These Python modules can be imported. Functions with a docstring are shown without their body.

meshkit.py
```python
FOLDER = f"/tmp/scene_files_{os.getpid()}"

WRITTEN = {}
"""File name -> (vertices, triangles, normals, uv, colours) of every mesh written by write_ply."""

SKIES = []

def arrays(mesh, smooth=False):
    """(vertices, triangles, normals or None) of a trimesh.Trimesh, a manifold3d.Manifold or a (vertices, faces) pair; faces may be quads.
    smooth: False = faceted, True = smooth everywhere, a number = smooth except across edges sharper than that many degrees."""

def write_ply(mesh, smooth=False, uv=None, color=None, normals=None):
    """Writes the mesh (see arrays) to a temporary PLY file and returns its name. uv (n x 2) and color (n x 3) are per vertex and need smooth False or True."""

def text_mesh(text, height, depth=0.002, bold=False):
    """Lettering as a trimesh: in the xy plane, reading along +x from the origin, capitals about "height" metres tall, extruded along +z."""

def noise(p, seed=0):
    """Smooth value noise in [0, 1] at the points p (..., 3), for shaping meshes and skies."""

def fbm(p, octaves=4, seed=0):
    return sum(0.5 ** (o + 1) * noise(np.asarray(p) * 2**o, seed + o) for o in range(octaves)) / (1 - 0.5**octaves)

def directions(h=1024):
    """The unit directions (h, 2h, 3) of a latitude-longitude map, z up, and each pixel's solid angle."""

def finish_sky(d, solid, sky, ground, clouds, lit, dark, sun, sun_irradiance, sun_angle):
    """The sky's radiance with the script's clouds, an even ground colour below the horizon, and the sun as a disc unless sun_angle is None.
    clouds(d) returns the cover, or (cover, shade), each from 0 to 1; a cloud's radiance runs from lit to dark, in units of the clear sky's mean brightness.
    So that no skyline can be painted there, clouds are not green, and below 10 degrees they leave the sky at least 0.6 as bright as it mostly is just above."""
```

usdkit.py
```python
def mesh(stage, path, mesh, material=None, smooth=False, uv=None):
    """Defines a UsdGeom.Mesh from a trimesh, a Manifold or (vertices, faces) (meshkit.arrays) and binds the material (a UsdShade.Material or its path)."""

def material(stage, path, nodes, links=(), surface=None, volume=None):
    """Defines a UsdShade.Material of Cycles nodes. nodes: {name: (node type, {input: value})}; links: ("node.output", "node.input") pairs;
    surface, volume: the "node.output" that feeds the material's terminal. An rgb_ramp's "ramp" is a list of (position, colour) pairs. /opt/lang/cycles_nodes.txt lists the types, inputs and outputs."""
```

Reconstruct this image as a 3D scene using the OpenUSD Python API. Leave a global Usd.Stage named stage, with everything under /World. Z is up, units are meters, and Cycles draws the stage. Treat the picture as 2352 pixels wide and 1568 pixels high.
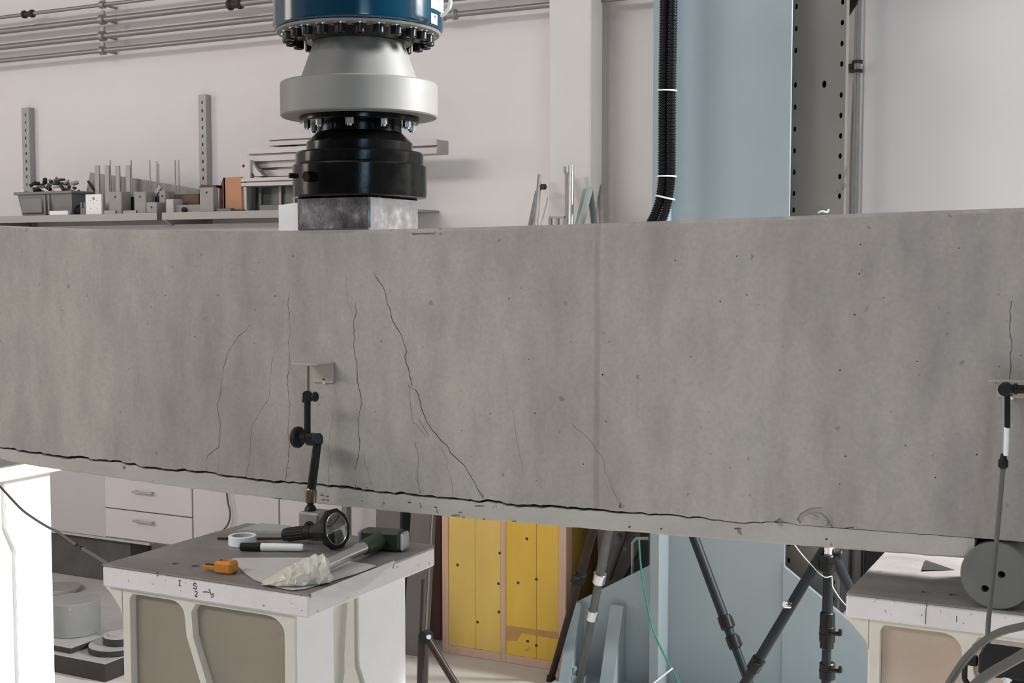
import math, random
import numpy as np, trimesh, manifold3d as m3
from shapely.geometry import Polygon, LineString, Point, box as sbox
from shapely.ops import unary_union
from shapely import affinity
from scipy.interpolate import PchipInterpolator
from pxr import Usd, UsdGeom, UsdLux, UsdShade, Gf, Sdf
import usdkit, meshkit

stage = Usd.Stage.CreateInMemory()
UsdGeom.SetStageUpAxis(stage, "Z")
UsdGeom.SetStageMetersPerUnit(stage, 1.0)
W = UsdGeom.Xform.Define(stage, "/World")
stage.SetDefaultPrim(W.GetPrim())
rnd = random.Random(7)
nrg = np.random.default_rng(7)

# ---------------------------------------------------------------- camera
FPX, EYE = 2900.0, 1.65
YAW, PITCH = math.radians(27.1), math.atan(184 / 2900.0)
CF = np.array([-math.sin(YAW) * math.cos(PITCH), math.cos(YAW) * math.cos(PITCH), -math.sin(PITCH)])
CR = np.array([math.cos(YAW), math.sin(YAW), 0.0])
CU = np.cross(CR, CF)
CP = np.array([0, 0, EYE])
cam = UsdGeom.Camera.Define(stage, "/World/camera")
cam.CreateHorizontalApertureAttr(36.0)
cam.CreateVerticalApertureAttr(24.0)
cam.CreateFocalLengthAttr(36.0 * FPX / 2352.0)
cam.CreateClippingRangeAttr(Gf.Vec2f(0.05, 100))
cam.CreateExposureAttr(0.24)
_m = Gf.Matrix4d(*CR, 0, *CU, 0, *(-CF), 0, *CP, 1)
UsdGeom.Xformable(cam).AddTransformOp().Set(_m)

# ---------------------------------------------------------------- lights of the hall
def rect_light(name, centre, target, w, h, power, col):
    l = UsdLux.RectLight.Define(stage, "/World/" + name)
    l.CreateWidthAttr(w); l.CreateHeightAttr(h)
    l.CreateIntensityAttr(power); l.CreateColorAttr(Gf.Vec3f(*col))
    z = -(np.array(target, float) - np.array(centre, float)); z /= np.linalg.norm(z)
    up = np.array([0, 0, 1.0]) if abs(z[2]) < .95 else np.array([0, 1.0, 0])
    x = np.cross(up, z); x /= np.linalg.norm(x); y = np.cross(z, x)
    UsdGeom.Xformable(l).AddTransformOp().Set(Gf.Matrix4d(*x, 0, *y, 0, *z, 0, *map(float, centre), 1))
    l.GetPrim().SetCustomDataByKey("kind", "structure")
# high window at the right end of the hall, beyond the picture: the daylight that grazes the rig from behind
rect_light("daylight_side_window", (2.0, 4.75, 3.7), (-1.9, 2.2, 1.2), 0.9, 0.9, 250, (1.0, 0.99, 0.98))
# cool window in the right wall
rect_light("daylight_right_window", (4.2, -3.6, 2.8), (-0.2, 3.8, 1.4), 2.2, 1.6, 9, (0.48, 0.76, 1.0))
# warm window in the left wall
rect_light("daylight_left_window", (-8.8, 0.2, 2.9), (-2.0, 3.2, 1.2), 1.6, 2.4, 5, (1.0, 0.86, 0.78))
# sloping roof lights: one over the rig, one over the front of the hall
rect_light("roof_light_middle", (-2.6, 1.3, 4.9), (-2.6, 2.0, 0), 5.0, 0.5, 2, (1.0, 0.98, 0.96))
rect_light("roof_light_front", (-4.6, -2.6, 4.8), (-2.7, 4.0, 1.0), 4.0, 1.0, 15.5, (1.0, 0.965, 0.945))

# ---------------------------------------------------------------- helpers
def at(x, y, Y=None, Z=None, X=None):
    d = CF + (x - 1176) / FPX * CR - (y - 784) / FPX * CU
    t = Y / d[1] if Y is not None else ((Z - EYE) / d[2] if Z is not None else X / d[0])
    return CP + t * d
def V(*a): return np.array(a, float)

USED = {}
def numbered(parent, name):
    k = (parent, name); n = USED.get(k, 0); USED[k] = n + 1
    return name if n == 0 else f"{name}_{n:03d}"
ORIG = {}
def tag(p, label=None, cat=None, group=None, kind=None):
    for k, v in (("label", label), ("category", cat), ("group", group), ("kind", kind)):
        if v: p.SetCustomDataByKey(k, v)
    return p
def thing(name, label, cat, loc=(0, 0, 0), group=None, kind=None):
    path = "/World/" + numbered("/World", name)
    x = UsdGeom.Xform.Define(stage, path); x.AddTranslateOp().Set(Gf.Vec3d(*map(float, loc)))
    ORIG[path] = np.array(loc, float)
    return tag(x.GetPrim(), label, cat, group, kind)
def tm(mesh):
    if isinstance(mesh, m3.Manifold):
        q = mesh.to_mesh(); return trimesh.Trimesh(q.vert_properties[:, :3], q.tri_verts, process=False)
    if isinstance(mesh, (list, tuple)) and len(mesh) and not isinstance(mesh[0], np.ndarray):
        return trimesh.util.concatenate([tm(q) for q in mesh])
    return mesh
def obj(name, mesh, mat, parent=None, smooth=30, label=None):
    mesh = tm(mesh)
    pp = str(parent.GetPath()) if parent is not None else "/World"
    path = pp + "/" + numbered(pp, name)
    o = ORIG.get(pp, np.zeros(3))
    if parent is not None and pp not in ORIG: o = np.zeros(3)
    v = np.array(mesh.vertices) - o
    mm = trimesh.Trimesh(v, np.array(mesh.faces), process=False)
    p = usdkit.mesh(stage, path, mm, mat, smooth=smooth).GetPrim()
    if parent is not None: ORIG[path] = o
    if label: p.SetCustomDataByKey("label", label)
    return p
def single(name, mesh, mat, label, cat, group=None, smooth=30, kind=None):
    return tag(obj(name, mesh, mat, None, smooth), label, cat, group, kind)
def struct(name, mesh, mat, smooth=30, parent=None):
    p = obj(name, mesh, mat, parent, smooth)
    if parent is None: p.SetCustomDataByKey("kind", "structure")
    return p

def man(mesh):
    mesh = tm(mesh)
    return m3.Manifold(m3.Mesh(np.asarray(mesh.vertices, np.float32), np.asarray(mesh.faces, np.uint32)))
def bx(a, b, r=0.0):
    a, b = np.minimum(a, b).astype(float), np.maximum(a, b).astype(float)
    if r <= 0:
        t = trimesh.creation.box(extents=b - a); t.apply_translation((a + b) / 2); return t
    r = min(r, 0.49 * float((b - a).min()))
    pts = []
    for sx in (0, 1):
        for sy in (0, 1):
            for sz in (0, 1):
                c = np.where([sx, sy, sz], b, a)
                s = np.where([sx, sy, sz], -1, 1)
                for k in range(3):
                    q = c + s * r; q[k] = c[k]; pts.append(q)
    return tm(m3.Manifold.hull_points(np.array(pts)))
def extr(poly, y0, y1):
    """polygon in (X, Z) extruded from y0 to y1"""
    gs = getattr(poly, "geoms", [poly]); out = []
    for g in gs:
        t = trimesh.creation.extrude_polygon(g, y1 - y0, engine="earcut")
        v = t.vertices.copy(); t.vertices = np.stack([v[:, 0], y1 - v[:, 2], v[:, 1]], 1); out.append(t)
    return trimesh.util.concatenate(out)
def extz(poly, z0, z1):
    gs = getattr(poly, "geoms", [poly]); out = []
    for g in gs:
        t = trimesh.creation.extrude_polygon(g, z1 - z0, engine="earcut"); t.apply_translation((0, 0, z0)); out.append(t)
    return trimesh.util.concatenate(out)
def extx(poly, x0, x1):
    """polygon in (Y, Z) extruded along X"""
    gs = getattr(poly, "geoms", [poly]); out = []
    for g in gs:
        t = trimesh.creation.extrude_polygon(g, x1 - x0, engine="earcut")
        v = t.vertices.copy(); t.vertices = np.stack([x0 + v[:, 2], v[:, 0], v[:, 1]], 1); out.append(t)
    return trimesh.util.concatenate(out)
def frame(d):
    d = np.asarray(d, float); d = d / np.linalg.norm(d)
    h = V(0, 0, 1) if abs(d[2]) < .9 else V(1, 0, 0)
    u = np.cross(h, d); u /= np.linalg.norm(u); return u, np.cross(d, u), d
def cyl(a, b, r, r2=None, n=24, bev=0.0):
    a, b = np.asarray(a, float), np.asarray(b, float); r2 = r if r2 is None else r2
    L = np.linalg.norm(b - a)
    prof = [(0, 0), (r - bev, 0), (r, bev), (r2, L - bev), (r2 - bev, L), (0, L)] if bev else [(0, 0), (r, 0), (r2, L), (0, L)]
    return lathe(prof, a, b - a, n)
def lathe(prof, base=(0, 0, 0), axis=(0, 0, 1), n=64):
    """profile of (radius, distance along the axis); closed solid when it starts and ends on the axis"""
    u, v, d = frame(axis); base = np.asarray(base, float)
    th = np.linspace(0, 2 * np.pi, n, endpoint=False)
    vs, rings = [], []
    for r, h in prof:
        if r < 1e-9: rings.append([len(vs)]); vs.append(base + d * h)
        else:
            s = len(vs); rings.append(list(range(s, s + n)))
            vs.extend(base + d * h + r * (np.cos(t) * u + np.sin(t) * v) for t in th)
    fs = []
    for A, B in zip(rings[:-1], rings[1:]):
        for i in range(n):
            j = (i + 1) % n
            if len(A) == 1 and len(B) == 1: continue
            if len(A) == 1: fs.append((A[0], B[j], B[i]))
            elif len(B) == 1: fs.append((A[i], A[j], B[0]))
            else: fs += [(A[i], A[j], B[j]), (A[i], B[j], B[i])]
    return trimesh.Trimesh(np.array(vs), np.array(fs), process=False)
def resample(pts, n):
    pts = np.asarray(pts, float); s = np.r_[0, np.cumsum(np.linalg.norm(np.diff(pts, axis=0), axis=1))]
    t = np.linspace(0, s[-1], n)
    if len(pts) > 2: return PchipInterpolator(s, pts)(t)
    return np.stack([np.interp(t, s, pts[:, k]) for k in range(3)], 1)
def tube(pts, r, n=10, m=None):
    """round tube along points; r a number or one per resampled point"""
    P = resample(pts, m) if m else np.asarray(pts, float)
    R_ = np.full(len(P), r) if np.ndim(r) == 0 else np.asarray(r)
    T = np.gradient(P, axis=0); T /= np.linalg.norm(T, axis=1, keepdims=True)
    u, _, _ = frame(T[0]); vs, fs = [], []
    th = np.linspace(0, 2 * np.pi, n, endpoint=False)
    for i in range(len(P)):
        u = u - T[i] * (u @ T[i]); u /= np.linalg.norm(u); w = np.cross(T[i], u)
        vs.extend(P[i] + R_[i] * (np.cos(t) * u + np.sin(t) * w) for t in th)
    for i in range(len(P) - 1):
        for k in range(n):
            a, b, c, d = i * n + k, i * n + (k + 1) % n, (i + 1) * n + (k + 1) % n, (i + 1) * n + k
            fs += [(a, b, c), (a, c, d)]
    e = len(P) * n; vs += [P[0], P[-1]]
    for k in range(n):
        fs += [(e, (k + 1) % n, k), (e + 1, e - n + k, e - n + (k + 1) % n)]
    return trimesh.Trimesh(np.array(vs), np.array(fs), process=False)
def oriented_box(c, ax, half, r=0.0):
    t = bx(-np.array(half, float), np.array(half, float), r)
    A = np.array(ax, float); t.vertices = t.vertices @ A + np.asarray(c); return t
def pxbox(x0, y0, x1, y1, Y, dy, r=0.0):
    """box whose front face at depth Y covers the given stretch of the photograph"""
    a, b = at(x0, y1, Y=Y), at(x1, y0, Y=Y); zc = at((x0 + x1) / 2, y1, Y=Y)[2], at((x0 + x1) / 2, y0, Y=Y)[2]
    return bx(V(a[0], Y, zc[0]), V(b[0], Y + dy, zc[1]), r)
def pxpoly(pts, Y): return Polygon([(at(x, y, Y=Y)[0], at(x, y, Y=Y)[2]) for x, y in pts])

# ---------------------------------------------------------------- materials
def mat(name, col, rough=.55, metal=0., var=.10, scale=6., bump=0., bscale=60., col2=None, spots=None, spec=.5, extra=None, stretch=(1, 1, 1), rvar=0., coat=0., bdist=.01):
    """noise-mottled principled material; col2 a second tone of broad patches; spots = (colour, scale, threshold)"""
    c = np.array(col, float)
    nodes = {"tc": ("texture_coordinate", {}), "mp": ("mapping", {"scale": stretch}),
             "n": ("noise_texture", {"scale": scale, "detail": 6, "roughness": .6}),
             "r": ("rgb_ramp", {"ramp": [(.25, tuple(c * (1 - var))), (.75, tuple(np.minimum(1, c * (1 + var))))]}),
             "p": ("principled_bsdf", {"roughness": rough, "metallic": metal, "specular_ior_level": spec, "coat_weight": coat, "coat_roughness": .08})}
    links = [("tc.object", "mp.vector"), ("mp.vector", "n.vector"), ("n.fac", "r.fac")]
    out = "r.color"
    if col2 is not None:
        nodes["n2"] = ("noise_texture", {"scale": scale * .22, "detail": 4, "roughness": .55})
        nodes["r2"] = ("rgb_ramp", {"ramp": [(.42, (0, 0, 0)), (.62, (1, 1, 1))]})
        nodes["mx"] = ("mix_color", {"b": tuple(col2)})
        links += [("tc.object", "n2.vector"), ("n2.fac", "r2.fac"), ("r2.color", "mx.fac"), (out, "mx.a")]; out = "mx.result"
    if spots is not None:
        sc, ss, th = spots
        nodes["ns"] = ("noise_texture", {"scale": ss, "detail": 3, "roughness": .6})
        nodes["rs"] = ("rgb_ramp", {"ramp": [(th, (0, 0, 0)), (th + .05, (1, 1, 1))]})
        nodes["ms"] = ("mix_color", {"b": tuple(sc)})
        links += [("tc.object", "ns.vector"), ("ns.fac", "rs.fac"), ("rs.color", "ms.fac"), (out, "ms.a")]; out = "ms.result"
    links.append((out, "p.base_color"))
    if rvar:
        nodes["rr"] = ("map_range", {"from_min": .3, "from_max": .7, "to_min": max(.02, rough - rvar), "to_max": rough + rvar})
        links += [("n.fac", "rr.value"), ("rr.result", "p.roughness")]
    if bump:
        nodes["nb"] = ("noise_texture", {"scale": bscale, "detail": 5, "roughness": .6})
        nodes["b"] = ("bump", {"strength": bump, "distance": bdist})
        links += [("tc.object", "nb.vector"), ("nb.fac", "b.height"), ("b.normal", "p.normal")]
    return usdkit.material(stage, "/World/Looks/" + name, nodes, links, "p.BSDF")

def concrete_beam_mat(name):
    nodes = {"tc": ("texture_coordinate", {}), "m1": ("mapping", {"scale": (1, 1, .35)}),
             "n1": ("noise_texture", {"scale": 3.2, "detail": 5, "roughness": .6}),
             "n2": ("noise_texture", {"scale": 17, "detail": 5, "roughness": .6}),
             "n3": ("noise_texture", {"scale": 110, "detail": 4, "roughness": .6}),
             "n4": ("noise_texture", {"scale": 40, "detail": 2}),
             "n5": ("noise_texture", {"scale": 95, "detail": 3, "roughness": .7}),
             "r1": ("rgb_ramp", {"ramp": [(.32, (.298, .272, .256)), (.5, (.352, .324, .297)), (.68, (.41, .381, .342))]}),
             "r2": ("rgb_ramp", {"ramp": [(.3, (.86, .86, .87)), (.5, (.98, .98, .98)), (.72, (1.08, 1.07, 1.05))]}),
             "r3": ("rgb_ramp", {"ramp": [(.3, (.93, .93, .93)), (.7, (1.06, 1.06, 1.06))]}),
             "r4": ("rgb_ramp", {"ramp": [(.70, (0, 0, 0)), (.74, (.55, .55, .55))]}),
             "r5": ("rgb_ramp", {"ramp": [(.70, (0, 0, 0)), (.75, (.6, .6, .6))]}),
             "a": ("mix_color", {"blend_type": "multiply", "fac": 1., "use_clamp": False}),
             "b": ("mix_color", {"blend_type": "multiply", "fac": 1., "use_clamp": False}),
             "c": ("mix_color", {"b": (.13, .12, .11)}), "d": ("mix_color", {"b": (.55, .52, .48)}),
             "sx": ("separate_xyz", {}), "nj": ("noise_texture", {"scale": 7, "detail": 3}), "wj": ("math", {"math_type": "multiply_add", "value2": .006, "value3": -(at(1371, 800, Y=2.41)[0] + 1.75) - .003}),
             "ad": ("math", {"math_type": "add"}), "ab": ("math", {"math_type": "absolute"}), "mr": ("map_range", {"range_type": "smoothstep", "from_min": .0035, "from_max": .0085, "to_min": .28, "to_max": 0.0}),
             "seam": ("mix_color", {"b": (.16, .125, .12)}),
             "bm": ("bump", {"strength": .12, "distance": .004}),
             "p": ("principled_bsdf", {"roughness": .75, "specular_ior_level": .3})}
    links = [("tc.object", "m1.vector"), ("m1.vector", "n1.vector"), ("m1.vector", "n2.vector"), ("tc.object", "n3.vector"), ("tc.object", "n4.vector"), ("tc.object", "n5.vector"),
             ("n1.fac", "r1.fac"), ("n2.fac", "r2.fac"), ("n3.fac", "r3.fac"), ("n4.fac", "r4.fac"), ("n5.fac", "r5.fac"),
             ("r1.color", "a.a"), ("r2.color", "a.b"), ("a.result", "b.a"), ("r3.color", "b.b"),
             ("b.result", "c.a"), ("r4.color", "c.fac"), ("c.result", "d.a"), ("r5.color", "d.fac"), ("d.result", "seam.a"), ("tc.object", "sx.vector"), ("tc.object", "nj.vector"), ("nj.fac", "wj.value1"), ("sx.x", "ad.value1"), ("wj.value", "ad.value2"), ("ad.value", "ab.value1"), ("ab.value", "mr.value"), ("mr.result", "seam.fac"), ("seam.result", "p.base_color"),
             ("n3.fac", "bm.height"), ("bm.normal", "p.normal")]
    return usdkit.material(stage, "/World/Looks/" + name, nodes, links, "p.BSDF")

K = {}
K["beam"] = concrete_beam_mat("beam_concrete")
K["strip"] = mat("strip_mortar", (.42, .395, .36), .8, var=.14, scale=9, bump=.3, bscale=90, stretch=(.4, 1, 1), spots=((.2, .18, .16), 30, .68))
K["chip"] = mat("chip_mortar", (.36, .32, .27), .9, var=.15, scale=30)
K["wall"] = mat("wall_paint", (.78, .75, .745), .75, var=.02, scale=1.5, bump=.05, bscale=40)
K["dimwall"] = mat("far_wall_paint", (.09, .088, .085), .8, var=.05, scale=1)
K["ceil"] = mat("ceiling_paint", (.30, .295, .29), .8, var=.04, scale=1)
K["floor"] = mat("floor_concrete", (.60, .575, .555), .5, var=.10, scale=3, bump=.05, bscale=60, spots=((.38, .34, .31), 9, .68))
K["column"] = mat("column_paint", (.70, .68, .64), .6, var=.03, scale=4)
K["pedpaint"] = mat("pedestal_paint", (.74, .70, .69), .6, var=.06, scale=10, bump=.35, bscale=45, spots=((.27, .24, .22), 60, .645), bdist=.006)
K["pedrib"] = mat("pedestal_rib_paint", (.70, .66, .57), .6, var=.05, scale=12, bump=.3, bscale=40, bdist=.006)
K["pedpanel"] = mat("pedestal_beige", (.30, .262, .20), .7, var=.08, scale=7, bump=.1, bscale=40, spots=((.20, .17, .13), 6, .70))
K["pedpanel2"] = mat("pedestal_sand", (.52, .42, .34), .7, var=.10, scale=5, bump=.1, bscale=40)
K["pedlit"] = mat("pedestal_lit_white", (.86, .85, .84), .55, var=.03, scale=6, bump=.12, bscale=30, spots=((.6, .58, .55), 13, .70))  # whiter copy of the pedestal paint, sunlit brightness put into the colour
K["pedtop"] = mat("pedestal_top", (.20, .185, .175), .5, var=.22, scale=7, bump=.15, bscale=50, col2=(.27, .25, .235), spots=((.07, .06, .055), 12, .71), stretch=(1, 2.2, 1))
K["blue"] = mat("actuator_blue", (.0003, .027, .056), .15, var=.05, scale=3, coat=.3, spec=.4)
K["cyan"] = mat("cyan_sticker", (.02, .34, .52), .3, var=.03)
K["white"] = mat("white_plastic", (.85, .85, .84), .4, var=.02)
K["greenmark"] = mat("green_print", (.05, .30, .16), .5, var=.02)
K["blacksteel"] = mat("black_steel", (.003, .003, .003), .2, metal=0., var=.3, scale=14, rvar=.07, bump=.05, bscale=25, spec=.2)
K["bolt"] = mat("black_bolt", (.02, .02, .02), .28, metal=.6, var=.2, scale=20)
K["greypaint"] = mat("light_grey_paint", (.185, .185, .175), .5, var=.04, scale=8, bump=.03, bscale=30)
K["chrome"] = mat("bright_steel", (.75, .76, .77), .2, metal=1., var=.08, scale=14)
K["steel"] = mat("raw_steel", (.58, .58, .60), .2, metal=1., var=.22, scale=24, rvar=.08, bump=.15, bscale=60, bdist=.003)
K["rollersteel"] = mat("roller_steel", (.165, .168, .158), .55, metal=.2, var=.10, scale=10, bump=.05, bscale=60, spec=.2)
K["galv"] = mat("galvanised_steel", (.33, .325, .315), .5, metal=.45, var=.10, scale=18, rvar=.08)
K["pipe"] = mat("pipe_steel", (.29, .28, .272), .42, metal=.55, var=.10, scale=9)
K["alu"] = mat("aluminium", (.47, .45, .445), .45, metal=.4, var=.06, scale=10)
K["bluegrey"] = mat("blue_grey_paint", (.33, .40, .43), .5, var=.04, scale=2.5, bump=.04, bscale=30)
K["colsteel"] = mat("worn_grey_steel", (.205, .195, .18), .55, metal=.15, var=.10, scale=3.5, col2=(.17, .16, .148), spots=((.09, .085, .08), 6.5, .66), stretch=(1, 1, .4))
K["rubber"] = mat("black_rubber", (.018, .018, .018), .5, var=.2, scale=30, spec=.2)
K["hose"] = mat("corrugated_hose", (.009, .0095, .010), .36, var=.15, scale=30, spec=.2)
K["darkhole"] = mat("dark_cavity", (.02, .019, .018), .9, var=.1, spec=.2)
K["blackalu"] = mat("black_anodised", (.013, .013, .013), .35, var=.15, scale=20, spec=.2)
K["brownblack"] = mat("brown_black_paint", (.035, .024, .02), .4, var=.15, scale=20, spec=.2)
K["tripblue"] = mat("dark_blue_grey_tube", (.016, .024, .029), .45, metal=.0, var=.1, scale=15, spec=.2)
K["cabinet"] = mat("cabinet_laminate", (.62, .585, .575), .5, var=.02, scale=3)
K["cabside"] = mat("cabinet_grey_side", (.50, .48, .475), .5, var=.03, scale=3)
K["plinth"] = mat("dark_grey_board", (.10, .095, .09), .6, var=.25, scale=8, spots=((.2, .19, .18), 25, .68), spec=.2)
K["darktube"] = mat("dark_steel_tube", (.11, .11, .108), .3, metal=.4, var=.2, scale=14)
K["platetop"] = mat("brushed_plate", (.46, .455, .45), .5, metal=.3, var=.08, scale=20)
K["cylgrey"] = mat("grey_specimen", (.24, .245, .24), .6, var=.08, scale=12, spots=((.5, .5, .5), 60, .68))
K["darkedge"] = mat("dark_steel_edge", (.045, .042, .04), .5, var=.15, scale=12, spec=.2)
K["yellow"] = mat("yellow_plywood", (.76, .51, .11), .55, var=.10, scale=2.4, stretch=(3, 3, .7), col2=(.80, .57, .21), spots=((.36, .24, .06), 9, .70), bump=.05, bscale=30)
K["yellow2"] = mat("yellow_plywood_plain", (.76, .49, .065), .55, var=.08, scale=3, stretch=(3, 3, .7), spots=((.30, .20, .05), 8, .69), bump=.05, bscale=30)
K["ochre"] = mat("ochre_plywood", (.42, .26, .05), .6, var=.08, scale=3, stretch=(3, 3, .7))
K["peach"] = mat("bare_wood_edge", (.66, .44, .33), .65, var=.10, scale=6, stretch=(3, 3, .5))
K["wornwood"] = mat("worn_wood_patch", (.52, .29, .10), .7, var=.15, scale=14)
K["brownboard"] = mat("brown_board", (.14, .075, .055), .6, var=.10, scale=5, stretch=(3, 3, .5))
K["greyboard"] = mat("grey_brown_board", (.15, .135, .13), .55, var=.15, scale=4, stretch=(3, 3, .4))
K["darkgreen"] = mat("dark_green_board", (.05, .06, .055), .5, var=.2, scale=8)
K["orangewood"] = mat("orange_brown_board", (.50, .25, .13), .6, var=.07, scale=6)
K["binplastic"] = mat("grey_bin_plastic", (.20, .20, .195), .5, var=.05, scale=6)
K["junk"] = mat("scrap_metal", (.20, .19, .18), .45, metal=.4, var=.5, scale=45)
K["blockgrey"] = mat("specimen_grey", (.33, .315, .30), .6, var=.08, scale=15)
K["greenglass"] = mat("pale_green_tube", (.42, .50, .47), .3, metal=.2, var=.06, scale=10)
K["darkgreenglass"] = mat("dark_green_box", (.10, .125, .115), .35, var=.35, scale=18)
K["orange"] = mat("orange_plastic", (.60, .22, .025), .45, var=.06, scale=20)
K["brownplastic"] = mat("brown_prong", (.07, .03, .015), .5, var=.1, spec=.2)
K["green"] = mat("green_hammer_paint", (.014, .022, .014), .3, var=.2, scale=20)
K["greensleeve"] = mat("green_sleeve", (.03, .06, .03), .5, var=.15, scale=20)
K["hosegreen"] = mat("green_line", (.03, .24, .16), .5, var=.05)
K["cable"] = mat("grey_cable", (.125, .12, .11), .5, var=.08, scale=10, spec=.2)
K["string"] = mat("pale_string", (.60, .62, .60), .7, var=.05)
K["marking"] = mat("marker_ink", (.05, .045, .045), .7, var=.05)
K["brass"] = mat("aged_steel_ring", (.20, .16, .10), .3, metal=.8, var=.1)
K["brownred"] = mat("dark_red_paint", (.10, .025, .02), .5, var=.1)
K["brackface"] = mat("dull_aluminium_tab", (.44, .40, .35), .55, metal=.2, var=.06, scale=12)
K["sheet"] = usdkit.material(stage, "/World/Looks/plastic_sheet", {
    "p": ("principled_bsdf", {"base_color": (.80, .78, .76), "roughness": .28, "specular_ior_level": .5}),
    "t": ("transparent_bsdf", {"color": (.95, .95, .94)}), "x": ("mix_closure", {"fac": .68})},
    [("t.BSDF", "x.closure1"), ("p.BSDF", "x.closure2")], "x.closure")
K["bag"] = usdkit.material(stage, "/World/Looks/plastic_bag", {
    "p": ("principled_bsdf", {"base_color": (.82, .79, .70), "roughness": .25, "specular_ior_level": .6}),
    "t": ("translucent_bsdf", {"color": (.85, .82, .72)}), "x": ("mix_closure", {"fac": .7})},
    [("t.BSDF", "x.closure1"), ("p.BSDF", "x.closure2")], "x.closure")
K["lens"] = mat("torch_lens", (.30, .31, .31), .06, metal=.9, var=.6, scale=22)

# ================================================================ THE SETTING
YW = 5.2
X0, X1, YF, ZC = -9.2, 4.6, -7.0, 5.0
struct("floor", bx((X0, YF, -.1), (X1, YW + .3, 0)), K["floor"])
struct("ceiling", bx((X0, YF, ZC), (X1, YW + .3, ZC + .1)), K["ceil"])
struct("wall_back", bx((X0, YW, 0), (X1, YW + .2, ZC)), K["wall"])
struct("wall_left", bx((X0 - .2, YF, 0), (X0, YW + .2, ZC)), K["wall"])
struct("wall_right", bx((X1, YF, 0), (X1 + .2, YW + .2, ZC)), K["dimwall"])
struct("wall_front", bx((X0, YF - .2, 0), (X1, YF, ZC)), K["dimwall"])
struct("pillar", bx((.85, 4.58, 0), (1.1, YW, ZC), .006), K["column"])  # added pillar out of view, keeps side window light off the back wall
# column standing off the back wall
ca, cb = at(1260, 300, Y=4.98)[0], at(1356, 300, Y=4.98)[0]
struct("pillar", bx((ca, 4.98, 0), (cb, YW - .09, ZC), .006), K["column"])
struct("trim_1", bx((at(1403, 300, Y=5.19)[0] - .012, YW - .012, 0), (at(1403, 300, Y=5.19)[0], YW, ZC)), K["column"])
struct("trim_2", bx((at(1984, 200, Y=5.19)[0], YW - .015, 0), (at(1984, 200, Y=5.19)[0] + 2.4, YW, 3.2), .003), K["wall"])

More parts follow.
